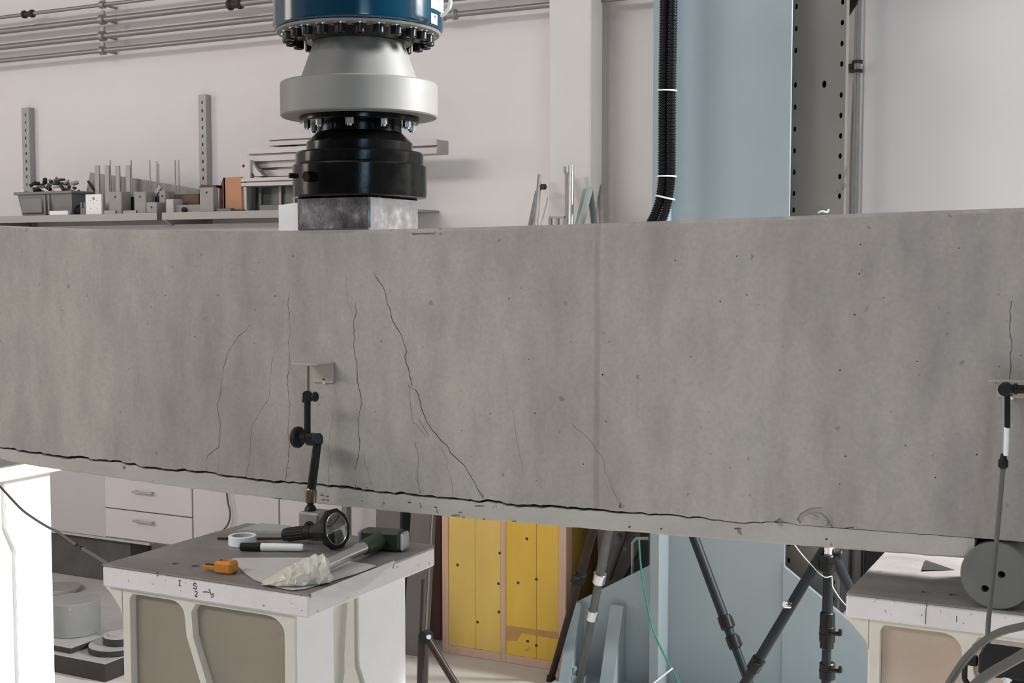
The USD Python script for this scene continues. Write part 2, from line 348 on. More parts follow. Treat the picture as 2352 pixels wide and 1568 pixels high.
# ---------------------------------------------------------------- pipes on the back wall
YP = 5.10
def xat(px, py, Y=YP): return at(px, py, Y=Y)
for k, (y234, rpx, xe, cps, lab) in enumerate((
        (11, 4.5, None, [65], "thinnest galvanised pipe on the white wall, topmost of the four"),
        (45, 7.5, None, [540], "thick galvanised pipe on the white wall, second from the top"),
        (83, 7.5, None, [], "thick galvanised pipe on the white wall, third from the top"),
        (116, 6.0, None, [1032], "galvanised pipe on the white wall, lowest of the four"))):
    p0 = at(236, y234, Y=YP); z = p0[2]; r = rpx * 6.4 / FPX * 1.0
    t = thing("wall_pipe", lab, "pipe", (p0[0], YP, z), "pipes running along the back wall")
    obj("pipe_tube", tube([V(-8.5, YP, z), V(0.3, YP, z)], r, 16), K["pipe"], t)
    obj("clamp", [cyl(V(p0[0] - .014, YP, z), V(p0[0] + .014, YP, z), r + .010, n=20),
                  bx((p0[0] - .012, YP - .006, z + r), (p0[0] + .012, YP + .006, z + r + .03)),
                  cyl(V(p0[0], YP, z), V(p0[0], YW, z), .007, n=8)], K["pipe"], t)
    for c in cps:
        xc = at(c, y234 - .093 * (c - 236), Y=YP)[0]
        dk = K["darkedge"] if c < 1000 else K["galv"]
        obj("coupling", [cyl(V(xc - .045, YP, z), V(xc + .045, YP, z), r + .005, n=16, bev=.002)] +
            [cyl(V(xc + s * .03 - .009, YP, z), V(xc + s * .03 + .009, YP, z), r + .012, n=16, bev=.003) for s in (-1, 1)], dk, t)

# conduit on the right
cx, cz = at(1969, 153, Y=5.13)[0], at(1969, 153, Y=5.13)[2]
t = thing("conduit", "thin vertical grey conduit clipped to the white wall right of the steel column", "conduit", (cx, 5.13, 0))
obj("conduit_tube", tube([V(cx, 5.13, 0.0), V(cx, 5.13, 4.4)], .013, 14), K["galv"], t)
obj("side_wire", tube([V(cx - .03, 5.18, 0.0), V(cx - .03, 5.18, cz - .35), V(cx - .018, 5.16, cz - .05)], .005, 8, 20), K["galv"], t)
obj("clip", [cyl(V(cx, 5.13, cz + s * .018 - .006), V(cx, 5.13, cz + s * .018 + .006), .021, n=18) for s in (-1, 1)] +
    [bx((cx - .055, 5.12, cz - .012), (cx - .015, YW, cz + .012), .003)], K["darkedge"], t)
tri = pxpoly([(1944, -60), (1990, -60), (1966, 8), (1944, 42)], 5.0)
single("dark_opening_plate", extr(tri, 5.0, 5.02), K["darkhole"], "black triangular plate for a dark opening high on the wall beside the steel column", "bracket")  # flat black plate added to stand for a dark opening

# ---------------------------------------------------------------- blue-grey reaction column
YB = 4.50
bl, br = at(1524, 1000, Y=YB)[0], at(1812, 600, Y=YB)[0]
t = thing("reaction_column", "tall blue-grey painted steel reaction column with triangular base gussets", "steel column", (bl, YB, 0))
obj("web_panel", bx((bl, YB, 0), (br, YB + .010, 4.6), .002), K["bluegrey"], t)
fl0 = at(1491, 1400, Y=YB - .10)[0]; fl1 = at(1514, 1400, Y=YB - .10)[0]
obj("flange", bx((fl0, YB - .10, 0), (fl1, YB + .16, 4.6), .003), K["bluegrey"], t)
gx = fl0
gp = [(gx, at(1490, 1287, Y=YB - .02)[2]), (gx, .03), (at(1290, 1560, Y=YB - .02)[0], .03), (at(1328, 1400, Y=YB - .02)[0], at(1328, 1380, Y=YB - .02)[2])]
obj("gusset", extr(Polygon(gp), YB - .02, YB), K["bluegrey"], t)
rp = [(br, at(1800, 1300, Y=YB - .02)[2]), (br, .03), (br + .62, .03), (br + .62, .1)]
obj("gusset", extr(Polygon(rp), YB - .02, YB), K["bluegrey"], t)
for (xa, xb, yt) in ((1298, 1322, 1384), (1390, 1420, 1390)):
    pa = at(xa, 1500, Y=YB - .10)[0]; pb = at(xb, 1500, Y=YB - .10)[0]; zt = at((xa + xb) / 2, yt, Y=YB - .06)[2]
    prof = Polygon([(YB - .02, zt), (YB - .05, zt), (YB - .16, .03), (YB - .02, .03)])
    obj("stiffener", extx(prof, pa, pb), K["bluegrey"], t)
obj("base_plate", bx((at(1284, 1560, Y=YB - .1)[0], YB - .30, 0), (br + .65, YB + .3, .03), .004), K["bluegrey"], t)
for px in (1350, 1372):
    q = at(px, 1540, Z=.03)
    obj("anchor_nut", [cyl(V(q[0], YB - .12, .03), V(q[0], YB - .12, .055), .024, n=6), cyl(V(q[0], YB - .12, .055), V(q[0], YB - .12, .085), .012, n=12)], K["bluegrey"], t)

# ---------------------------------------------------------------- holed steel column
YH = 4.62
h0, h1 = at(1815, 250, Y=YH)[0], at(1941, 250, Y=YH)[0]
plate = sbox(h0, 0, h1, 4.6)
holes = []
for px, pys in ((1826, (15, 66, 116, 195, 246, 296, 346, 395, 444, 482)), (1929, (5, 52, 100, 147, 218, 265, 312, 358, 405, 450))):
    for py in pys:
        q = at(px, py, Y=YH); dx = -.012 if px > 1900 else .0
        holes.append(Point(h0 + .017 if px < 1900 else h1 - .015, q[2]).buffer(.0075, 8))
for k in range(22):
    z = .1 + .062 * k
    holes += [Point(h0 + .017, z).buffer(.0075, 8), Point(h1 - .015, z).buffer(.0075, 8)]
q = at(1893, 193, Y=YH); holes.append(Point(q[0], q[2]).buffer(.010, 10))
t = thing("perforated_column", "worn grey steel column with rows of bolt holes along both edges", "steel column", (h0, YH, 0))
obj("web_plate", extr(plate.difference(unary_union([affinity.scale(g, .8, 1.35) for g in holes])), YH, YH + .012), K["colsteel"], t)
obj("flange", bx((h0, YH + .012, 0), (h0 + .012, YH + .045, 4.6)), K["colsteel"], t)
obj("flange", bx((h1 - .012, YH + .012, 0), (h1, YH + .045, 4.6)), K["colsteel"], t)
obj("backing", bx((h0 + .012, YH + .034, 0), (h1 - .012, YH + .042, 4.6)), K["darkhole"], t)
q = at(1887, 487, Y=YH)
obj("tape_scrap", tube([at(1880, 488, Y=YH - .004), at(1888, 485, Y=YH - .008), at(1899, 487, Y=YH - .004), at(1903, 480, Y=YH - .003)], .004, 8, 14), K["white"], t)

# ---------------------------------------------------------------- black corrugated hoses
YS = 4.30
t = thing("corrugated_hose_pair", "pair of black corrugated hoses tied together down the blue column edge", "hose", (at(1535, 300, Y=YS)[0], YS, 1.8))
for off, rr in ((-9.5, 10.5), (9.5, 9.5)):
    pts = [at(1537 + off, -260, Y=YS), at(1536 + off, 0, Y=YS), at(1533 + off, 210, Y=YS), at(1532 + off, 400, Y=YS), at(1526 + off, 455, Y=YS), at(1510 + off * 1.2, 505, Y=YS), at(1478 + off * 1.3, 560, Y=YS + .03), at(1440 + off, 640, Y=YS + .06)]
    P = resample(pts, 620); rad = rr * 4.6 / FPX * (1 + .10 * np.sign(np.sin(np.arange(620) * np.pi / 2 + .7)))
    obj("hose", tube(P, rad, 14), K["hose"], t)
for (py, lx, rx, tilt) in ((208, 1512, 1553, 0), (405, 1511, 1552, 0), (453, 1507, 1548, 5)):
    c = (at(lx, py - tilt, Y=YS) + at(rx, py + tilt, Y=YS)) / 2; hw = np.linalg.norm(at(rx, py + tilt, Y=YS) - at(lx, py - tilt, Y=YS)) / 2
    th = np.linspace(0, 2 * np.pi, 28)
    dz = (at(rx, py + tilt, Y=YS)[2] - at(lx, py - tilt, Y=YS)[2]) / 2
    loop = [c + V(hw * np.cos(a), .026 * np.sin(a), dz * np.cos(a)) for a in th]
    obj("cable_tie", tube(loop, .0032, 6), K["white"], t)

# ---------------------------------------------------------------- stock leaning on the column
TRAY = 1.205
single("storage_board", bx((-2.78, 4.57, TRAY - .02), (-1.86, 5.08, TRAY), .002), K["yellow2"], "flat board on the yellow crate under the leaning tubes", "board")
def leaning(name, label, cat, pa, pb, r, k, Y0=4.75, Y1=4.95, extra=None):
    a, b = at(*pa, Y=Y0), at(*pb, Y=Y1)
    d = a - b
    # carried on down to the floor along its own line
    s = (b[2] - TRAY - r * .35) / max(.05, b[2] - a[2]); foot = b + d * s
    t = thing(name, label, cat, (foot[0], foot[1], TRAY))
    obj("tube", cyl(foot, b, r, n=20, bev=.001), K[k], t)
    if extra: extra(t, a, b)
    return t
leaning("leaning_tube", "bright metal tube leaning left of the pillar, with a dark knob", "tube", (1230, 520), (1240, 402), .0105, "chrome", 4.80, 4.90,
        lambda t, a, b: obj("knob", [cyl(at(1242, 429, Y=4.88), at(1254, 429, Y=4.88), .012, n=16, bev=.003)], K["darkedge"], t))
leaning("leaning_bar", "dark grey bar leaning behind the bright tube left of the pillar", "bar", (1217, 520), (1234, 440), .010, "galv", 4.84, 4.96)
leaning("leaning_rail", "pale flat rail leaning against the wall left of the pillar", "rail", (1240, 520), (1256, 455), .007, "white", 4.95, 5.12)
leaning("upright_tube", "tallest bright tube standing in front of the pillar", "tube", (1311, 515), (1312, 380), .0125, "chrome", 4.80, 4.86,
        lambda t, a, b: obj("hook", [tube([at(1297, 382, Y=4.85), at(1298, 396, Y=4.85), at(1304, 400, Y=4.85), at(1311, 400, Y=4.85)], .006, 8, 16)], K["galv"], t))
leaning("threaded_rod", "grey threaded rod standing beside the tallest bright tube", "rod", (1303, 515), (1303, 398), .010, "galv", 4.85, 4.93)
leaning("green_tube", "pale green tube leaning to the right before the pillar, left one", "tube", (1326, 515), (1344, 436), .010, "greenglass", 4.82, 4.955)
leaning("green_tube", "pale green tube leaning to the right before the pillar, right one", "tube", (1334, 515), (1355, 434), .013, "greenglass", 4.70, 4.86)
leaning("green_bar", "dark green bar leaning to the left behind the pale green tubes", "bar", (1365, 515), (1355, 434), .013, "darkgreenglass", 4.77, 4.905)
leaning("rounded_bar", "grey round-ended bar standing right of the green tubes", "bar", (1381, 515), (1381, 426), .011, "galv", 5.02, 5.10)
q0, q1 = at(1263, 499, Y=4.86), at(1298, 503, Y=4.86)
t = thing("small_rack", "small pale wire rack standing at the foot of the pillar", "rack", (q0[0], 4.86, 0))
obj("top_rail", bx((q0[0], 4.85, q0[2] - .005), (q1[0], 4.87, q0[2] + .003)), K["galv"], t)
for f_ in (.03, .5, .97):
    x = q0[0] + f_ * (q1[0] - q0[0]); obj("post", bx((x - .006, 4.852, TRAY), (x + .006, 4.868, q0[2] - .004)), K["galv"], t)

# ================================================================ WALL SHELF AND WHAT LIES ON IT
YSF = 4.80                                   # front of the shelf
zs = at(330, 489, Y=YSF)[2]; sx1 = at(905, 485, Y=YSF)[0]; sx0 = at(-260, 495, Y=YSF)[0]
t = thing("wall_shelf", "long grey metal shelf on two perforated uprights on the white wall", "shelf", (sx0, YSF, zs))
def rail_profile(z0, z1): return extx(Polygon([(YSF, z0), (YSF, z1), (YSF + .02, z1), (YSF + .02, z1 - .008), (YSF + .008, z1 - .008), (YSF + .008, z0)]), sx0, sx1)
obj("shelf_board", bx((sx0, YSF + .008, zs - .012), (sx1, YW - .002, zs - .001)), K["galv"], t)
obj("front_rail", rail_profile(zs - .036, zs), K["galv"], t)
obj("lower_panel", bx((sx0, YSF + .12, zs - .30), (sx1, YSF + .135, zs - .055)), K["cabside"], t)
xj = at(366, 495, Y=YSF)[0]; obj("rail_joint", bx((xj - .013, YSF - .004, zs - .038), (xj + .013, YSF, zs + .001)), K["darkedge"], t)
for (xa, xb, yt) in ((51, 68, 247), (457, 474, 217)):
    ya = 5.16; a, b = at(xa, 330, Y=ya)[0], at(xb, 330, Y=ya)[0]; zt = at((xa + xb) / 2, yt, Y=ya)[2]
    face = sbox(a, zs - .5, b, zt); hs = []
    for k in range(24):
        z = zt - .04 - .0435 * k
        hs.append(sbox((a + b) / 2 - .004, z - .008, (a + b) / 2 + .004, z + .008))
    up = [extr(face.difference(unary_union(hs)), ya, ya + .004), bx((a, ya + .004, zs - .5), (a + .004, YW - .001, zt)), bx((b - .004, ya + .004, zs - .5), (b, YW - .001, zt)),
          bx((a + .004, YW - .006, zs - .5), (b - .004, YW - .002, zt))]
    obj("upright", up, K["galv"], t)
    xm = (a + b) / 2
    obj("bracket", extx(Polygon([(YSF + .02, zs - .012), (ya, zs - .012), (ya, zs - .16), (ya - .05, zs - .16)]), xm - .012, xm + .012), K["galv"], t)

def on_shelf(x0, y0, x1, Y, dy, r=.002, base=None):
    a, b = at(x0, 480, Y=Y)[0], at(x1, 480, Y=Y)[0]; z1 = at((x0 + x1) / 2, y0, Y=Y)[2]
    return bx((a, Y, zs if base is None else base), (b, Y + dy, z1), r)
# grey bin with scrap
Yb = 4.84
a, b, c_ = at(40, 480, Y=Yb)[0], at(165, 480, Y=Yb)[0], at(95, 440, Y=Yb)[2]
t = thing("storage_bin", "grey plastic storage bin heaped with scrap fittings at the shelf end", "bin", (a, Yb, zs))
H = c_ - zs
outer = m3.Manifold.hull_points(np.array([(x, y, z) for z, g in ((zs, .018), (c_, 0)) for x in (a + g, b - g) for y in (Yb + g, Yb + .15 - g)]))
inner = m3.Manifold.hull_points(np.array([(x, y, z) for z, g in ((zs + .005, .022), (c_ + .01, .005)) for x in (a + g, b - g) for y in (Yb + g, Yb + .15 - g)]))
obj("tub", outer - inner, K["binplastic"], t)
rim = man(bx((a - .014, Yb - .014, c_ - .014), (b + .014, Yb + .164, c_), .003)) - man(bx((a + .006, Yb + .006, c_ - .02), (b - .006, Yb + .144, c_ + .01)))
obj("rim", rim, K["binplastic"], t)
xm = a + .45 * (b - a)
obj("label_panel", bx((a + .03, Yb + .001, zs + .015), (xm, Yb + .02, c_ - .03), .003), K["binplastic"], t)
for x in (xm + .02, xm + .05): obj("rib", bx((x, Yb - .004, zs + .004), (x + .012, Yb + .02, c_ - .014), .002), K["binplastic"], t)
for k in range(60):
    p = V(a + .02 + rnd.random() * (b - a - .04), Yb + .02 + rnd.random() * .10, c_ - .02 + (rnd.random() ** 1.3) * .085)
    d = V(rnd.gauss(0, 1), rnd.gauss(0, 1), rnd.gauss(0, .5)); d /= np.linalg.norm(d); L = .018 + .03 * rnd.random()
    kk = ("junk", "darkedge", "alu", "darkedge", "white")[k % 5]
    nm = "fitting"
    obj(nm, cyl(p - d * L * .5, p + d * L * .5, .006 + .008 * rnd.random(), n=8, bev=.002), K[kk], t)
# loose things
single("black_pouch", trimesh.Trimesh(*[q for q in (lambda m: (m.vertices * V(.035, .03, .03) * (1 + .35 * (meshkit.fbm(m.vertices * 2.2, 3) - .5)[:, None]) + V(at(184, 480, Y=4.9)[0], 4.9, zs + .024), m.faces))(trimesh.creation.icosphere(3))], process=False), K["rubber"], "small black pouch on the shelf right of the grey bin", "pouch")
single("flat_plate", on_shelf(113, 484, 155, 4.803, .018, .001), K["white"], "thin pale metal offcut on the shelf edge in front of the bin", "offcut")
xa, xb = at(197, 480, Y=4.82)[0], at(233, 480, Y=4.82)[0]; zt = at(215, 446, Y=4.82)[2]
pl = sbox(xa, zs, xb, zt).difference(unary_union([Point(xa + f_ * (xb - xa), zs + g_ * (zt - zs)).buffer(r_, 8) for f_, g_, r_ in ((.5, .78, .008), (.3, .68, .003), (.72, .68, .003), (.3, .3, .003), (.72, .3, .003), (.5, .55, .003))]))
single("drilled_plate", extr(pl, 4.82, 4.832), K["white"], "bright white drilled steel plate standing upright on the shelf", "plate")
for (x0, x1, yt, Y_, lab, k_) in ((182, 194, 444, 4.96, "dark fitting with prongs behind the black pouch", "junk"), (184, 196, 464, 4.83, "small dark green clamp between the pouch and the drilled plate", "darkgreenglass")):
    single("small_clamp", [on_shelf(x0, yt + 12, x1, Y_, .05, .004), on_shelf(x0, yt, x0 + 5, Y_ + .01, .02, .002), on_shelf(x1 - 5, yt, x1, Y_ + .01, .02, .002)], K[k_], lab, "clamp")
# big tapered sheet leaning behind
sh = pxpoly([(194, 462), (207, 396), (300, 408), (455, 434), (462, 488), (194, 489)], 5.02)
single("tapered_sheet", extr(sh, 5.02, 5.03), K["blockgrey"], "large grey sheet with sloping top edge standing at the back of the shelf", "metal sheet")
single("dark_rod", tube([at(202, 416, Y=5.0), at(221, 444, Y=5.0)], .006, 8), K["rubber"], "short black rod leaning on the big grey tapered sheet", "rod")
# specimens: flat tabs with threaded rods
for i, (xc, yt, hasrod) in enumerate(((224, 380, 0), (247, 380, 1), (271, 381, 0), (295, 380, 1))):
    t = thing("flat_bar", ("flat grey bar standing on the shelf, leftmost of four", "flat grey bar with a thin rod, second of four on the shelf", "flat grey bar standing on the shelf, third of four", "flat grey bar with a tall rod, rightmost of four on the shelf")[i], "bar", (at(xc, 480, Y=4.94)[0], 4.94, zs), "flat bars standing on the shelf")
    obj("bar", on_shelf(xc - 5, yt, xc + 5, 4.94, .008, .001), K["galv"], t)
    if hasrod: obj("rod", cyl(V(at(xc + 7, 480, Y=4.94)[0], 4.944, zs), V(at(xc + 7, 480, Y=4.94)[0], 4.944, at(xc, 368, Y=4.94)[2]), .0035, n=8), K["galv"], t)
for i, (xc, yt) in enumerate(((344, 368), (360, 370), (364, 376), (402, 368), (410, 367))):
    q = at(xc, yt, Y=4.95); qb = at(xc + 2, 489, Y=4.95)
    single("thin_rod", cyl(V(qb[0], 4.95, zs), V(q[0], 4.95, q[2]), .0033, n=8), K["galv"], "thin upright metal rod on the shelf, %s of five from the left" % ("first", "second", "third", "fourth", "fifth")[i], "rod", "thin upright rods on the shelf")
for i, (x0, x1, yt, Y_, lab, kk) in enumerate((
        (250, 279, 440, 4.84, "grey specimen block with tilted top in front of the flat bars", "blockgrey"),
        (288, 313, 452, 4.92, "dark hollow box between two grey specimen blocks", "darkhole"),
        (308, 335, 440, 4.84, "taller grey drilled block left of the small block", "blockgrey"),
        (336, 360, 464, 4.82, "smallest grey block with a round hole at the shelf edge", "blockgrey"),
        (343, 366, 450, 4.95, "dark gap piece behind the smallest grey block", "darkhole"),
        (366, 380, 438, 4.88, "narrow grey block beside the short pale one", "blockgrey"),
        (381, 398, 457, 4.84, "short pale block in front of the dark brown bar", "cabside"),
        (380, 456, 446, 4.945, "long dark brown bar at the back of the shelf", "brownboard"),
        (398, 460, 470, 4.86, "low grey bar with a shiny round knob", "blockgrey"),
        (459, 490, 430, 4.815, "grey upright block below the right perforated upright", "blockgrey"))):
    body = man(on_shelf(x0, yt, x1, Y_, .04 if x0 == 459 else .07, .002))
    if kk == "blockgrey" and i != 8:
        c0 = at((x0 + x1) / 2, yt + 12, Y=Y_); body = body - man(cyl(V(c0[0], Y_ - .01, max(c0[2], zs + .012)), V(c0[0], Y_ + .03, max(c0[2], zs + .012)), .006, n=12))
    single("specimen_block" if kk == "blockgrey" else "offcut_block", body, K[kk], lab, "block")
q = at(423, 478, Y=4.85); single("adjusting_screw", [cyl(V(q[0], 4.86, zs + .014), V(q[0], 4.838, zs + .014), .013, n=16, bev=.004), cyl(V(q[0], 4.839, zs + .014), V(q[0], 4.834, zs + .014), .006, n=12)], K["darkedge"], "black knob with a bright centre on the low grey bar", "knob")
for i, (x0, x1) in enumerate(((235, 264), (282, 312))):
    single("metal_strip", on_shelf(x0, 483, x1, 4.83, .05, .001), K["galv"], ("thin metal strip lying in front of the tilted block", "thin metal strip lying left of the smallest grey block")[i], "strip")
single("tilted_plate", extr(pxpoly([(351, 446), (366, 424), (370, 430), (357, 452)], 4.9), 4.9, 4.91), K["galv"], "small tilted plate between grey blocks below the thin rods", "plate")
# orange-brown board and the dark red lid
ob = pxpoly([(512, 408), (553, 406), (556, 472), (512, 472)], 4.84)
t = thing("wooden_box", "orange-brown wooden box on the shelf left of the profiles", "box", (at(512, 470, Y=4.84)[0], 4.84, zs))
obj("front_board", extr(pxpoly([(512, 408), (553, 406), (556, 489), (512, 489)], 4.86).intersection(sbox(-9, zs, 9, 9)), 4.86, 4.872), K["orangewood"], t)
obj("side_board", trimesh.Trimesh(*(lambda A, B: (np.array([V(A[0], 4.86, zs), V(A[0], 4.86, A[2]), V(B[0], 4.96, B[2]), V(B[0], 4.96, zs), V(A[0] + .01, 4.86, zs), V(A[0] + .01, 4.86, A[2]), V(B[0] + .01, 4.96, B[2]), V(B[0] + .01, 4.96, zs)]), np.array([(0, 1, 2), (0, 2, 3), (4, 6, 5), (4, 7, 6), (0, 4, 5), (0, 5, 1), (1, 5, 6), (1, 6, 2), (2, 6, 7), (2, 7, 3), (0, 3, 7), (0, 7, 4)])))(at(513, 408, Y=4.86), at(503, 434, Y=4.96)), process=False), K["brownboard"], t)
single("red_lid", extr(pxpoly([(456, 430), (462, 424), (498, 425), (494, 431)], 4.86), 4.86, 4.93), K["brownred"], "dark red lid on the grey upright block", "lid")
# aluminium profiles
def tslot(w, h):
    P = sbox(0, 0, w, h); g = .14 * min(w, h)
    n = max(1, round(h / w))
    for k in range(n):
        zc = h * (k + .5) / n
        P = P.difference(sbox(-.001, zc - g * .6, w * .22, zc + g * .6)).difference(sbox(w * .78, zc - g * .6, w + .001, zc + g * .6))
    return P.difference(sbox(w / 2 - g * .6, h - w * .2, w / 2 + g * .6, h + .01))
def profile_bar(label, x0, x1, yt, yb, Y, w, ym=None):
    a, b = at(x0, yt, Y=Y)[0], at(x1, yt, Y=Y)[0]; xm = ym if ym else min(x0 + 60, (x0 + x1) / 2); z1, z0 = at(xm, yt, Y=Y)[2], at(xm, yb, Y=Y)[2]
    P = tslot(w, z1 - z0)
    from shapely.affinity import translate
    t = thing("aluminium_profile", label, "profile bar", (a, Y, z0), "aluminium profiles stacked on the shelf")
    obj("bar", extx(translate(P, Y, z0), a, b), K["alu"], t)
    obj("end_cap", bx((b, Y + .002, z0 + .002), (b + .004, Y + w - .002, z1 - .002)), K["galv"], t)
    return a, b, z0, z1
pa = profile_bar("lowest long aluminium profile across the front of the stack", 553, 800, 407, 426, 4.86, .09)
pb = profile_bar("grooved aluminium profile lying second from the bottom of the stack", 585, 860, 369, 404, 4.93, .12)
pc = profile_bar("longest aluminium profile, its end showing right of the black joint", 566, 1003, 339, 369, 4.90, .10, 620)
pd = profile_bar("shortest aluminium profile on top of the stack", 613, 830, 309, 332, 4.92, .08)
t = thing("drilled_bracket", "drilled aluminium end bracket standing on the lowest profile", "bracket", (at(551, 405, Y=4.87)[0], 4.87, pa[3]))
a, b = at(551, 400, Y=4.87)[0], at(575, 400, Y=4.87)[0]
obj("plate", extr(sbox(a, pa[3], b, at(563, 368, Y=4.87)[2]).difference(Point(a + .35 * (b - a), at(560, 381, Y=4.87)[2]).buffer(.008)), 4.87, 4.90), K["alu"], t)
obj("arm", extr(pxpoly([(576, 368), (592, 392), (604, 404), (588, 405), (578, 396)], 4.88), 4.88, 4.90), K["alu"], t)
for i, (x0, x1) in enumerate(((557, 566), (567, 576))):
    a, b = at(x0, 450, Y=4.87 + .06 * i)[0], at(x1, 450, Y=4.87 + .06 * i)[0]
    single("profile_post", bx((a, 4.87 + .06 * i, zs), (b, 4.90 + .06 * i, pa[2]), .002), K["alu"], ("front aluminium post under the stacked profiles", "rear aluminium post under the stacked profiles")[i], "post", "posts under the stacked profiles")
t = thing("dark_green_crate", "dark green glassy crate under the lowest aluminium profile", "crate", (at(580, 480, Y=4.93)[0], 4.93, zs))
obj("body", on_shelf(580, 428, 676, 4.96, .14, .003), K["darkgreenglass"], t)
for x in (579, 594, 640, 672): obj("edge_post", on_shelf(x, 427, x + 6, 4.945, .013, .001), K["galv"], t)
obj("lower_ledge", on_shelf(596, 470, 676, 4.90, .05, .002), K["binplastic"], t)
for i, (x0, x1, yt, kk, lab) in enumerate(((497, 530, 478, "darkgreenglass", "low dark green strip in front of the wooden box"), (534, 556, 481, "darkedge", "small black clip right of the wooden box on the shelf"))):
    single("shelf_offcut", on_shelf(x0, yt, x1, 4.82, .03, .002), K[kk], lab, "offcut")
single("aluminium_spacer", bx((at(640, 335, Y=4.93)[0], 4.93, pc[3] - .002), (at(668, 335, Y=4.93)[0], 4.99, pd[2] + .002), .002), K["darkedge"], "dark spacer between the two upper aluminium profiles", "spacer")
single("aluminium_spacer", bx((at(600, 405, Y=4.94)[0], 4.94, pa[3] - .0005), (at(660, 405, Y=4.94)[0], 4.95 + .04, pb[2] + .002), .002), K["darkedge"], "dark spacer between the two lower aluminium profiles", "spacer")

# ================================================================ BENCH AND FLOOR ITEMS ON THE LEFT
YC = 4.72
def cab(x0, x1, zb, zt, Y=YC, k="cabinet", dy=.44): return bx((at(x0, 1150, Y=Y)[0], Y, zb), (at(x1, 1150, Y=Y)[0], Y + dy, zt), .002)
zb = at(330, 1246, Y=YC)[2]; ztp = .90
t = thing("drawer_cabinet", "white drawer cabinet under the bench with two drawers in view", "cabinet", (at(240, 1150, Y=YC)[0], YC, zb))
xa, xb = at(240, 1150, Y=YC)[0], at(441, 1150, Y=YC)[0]
obj("carcass", bx((xa, YC + .018, zb), (xb, YW - .02, ztp), .002), K["cabside"], t)
zd = [at(340, y, Y=YC)[2] for y in (1245, 1177, 1091, 1000)]
for i in range(3):
    d = obj("drawer", bx((xa + .003, YC, zd[i] + .003), (xb - .003, YC + .018, zd[i + 1] - .003), .002), K["cabinet"], t)
    hx = at(333, 1150, Y=YC)[0]; hz = (at(333, 1197, Y=YC)[2] if i == 0 else at(333, 1130, Y=YC)[2] if i == 1 else zd[i + 1] - .07)
    obj("handle", [bx((hx - .065, YC - .028, hz - .004), (hx + .065, YC - .016, hz + .006), .003), bx((hx - .06, YC - .018, hz - .002), (hx - .045, YC, hz + .005)), bx((hx + .045, YC - .018, hz - .002), (hx + .06, YC, hz + .005))], K["alu"], d)
single("side_cabinet", bx((at(-60, 1150, Y=YC)[0], YC + .01, zb), (xa - .004, YW - .02, ztp), .002), K["cabside"], "grey-white cabinet left of the drawers beneath the bench", "cabinet")
t = thing("door_cabinet", "long white cabinet with plain doors right of the drawers", "cabinet", (xb + .004, YC, zb))
xs = [441, 640, 790, 868]
obj("carcass", bx((xb + .004, YC + .018, zb), (at(868, 1150, Y=YC)[0], YW - .02, ztp), .002), K["cabside"], t)
for i in range(3):
    a, b = at(xs[i], 1150, Y=YC)[0], at(xs[i + 1], 1150, Y=YC)[0]
    obj("door", bx((a + .006, YC, zb), (b - .003, YC + .018, ztp - .004), .002), K["cabinet"], t)
single("worktop", bx((at(-80, 1000, Y=YC)[0], YC - .04, ztp), (at(880, 1000, Y=YC)[0], YW - .005, ztp + .04), .004), K["cabinet"], "pale worktop over the white cabinets along the wall", "worktop")
single("floor_strut", bx((at(784, 1180, Y=4.6)[0], 4.60, 0), (at(796, 1180, Y=4.6)[0], 4.64, 1.0), .002), K["binplastic"], "narrow grey strut before the white cabinet doors", "strut")
# the cabinets stand on dark boxes
gk = at(230, 1345, Z=0)
t = thing("plinth_box", "dark grey scuffed box under the drawer cabinet", "box", (at(118, 1300, Y=YC + .06)[0], YC + .06, 0))
obj("body", bx((at(60, 1300, Y=YC + .06)[0], YC + .06, 0), (at(300, 1300, Y=YC + .06)[0], YW - .02, zb - .002), .003), K["plinth"], t)
obj("lip", bx((at(118, 1250, Y=YC + .03)[0], YC + .02, zb - .018), (at(346, 1250, Y=YC + .03)[0], YC + .06, zb - .002), .002), K["cabside"], t)
single("back_panel", bx((at(300, 1300, Y=YC + .06)[0] + .01, YC + .20, 0), (at(880, 1300, Y=YC + .2)[0], YW - .02, zb - .002)), K["cabinet"], "pale base panel set back beneath the white cabinets", "panel")
# concrete cylinder
RZ = .10
RX, RY = at(178, 1482, Z=RZ)[0], at(234, 1460, Z=RZ)[1]
q = at(172, 1450, Z=RZ); rr = .5 * 110 * 5.5 / FPX
cy = V(min(q[0], RX - rr - .004), q[1], RZ + .0002)
single("specimen_cylinder", cyl(cy, cy + V(0, 0, .140), rr, n=64, bev=.004), K["cylgrey"], "squat grey cylinder standing on the dark-edged slab under the bench", "cylinder")
q = at(140, 1356, Z=0.0)
single("round_disc", cyl(V(q[0], q[1], 0.0), V(q[0], q[1], .022), .10, n=40, bev=.004), K["platetop"], "flat grey round disc on the floor behind the squat cylinder", "disc")
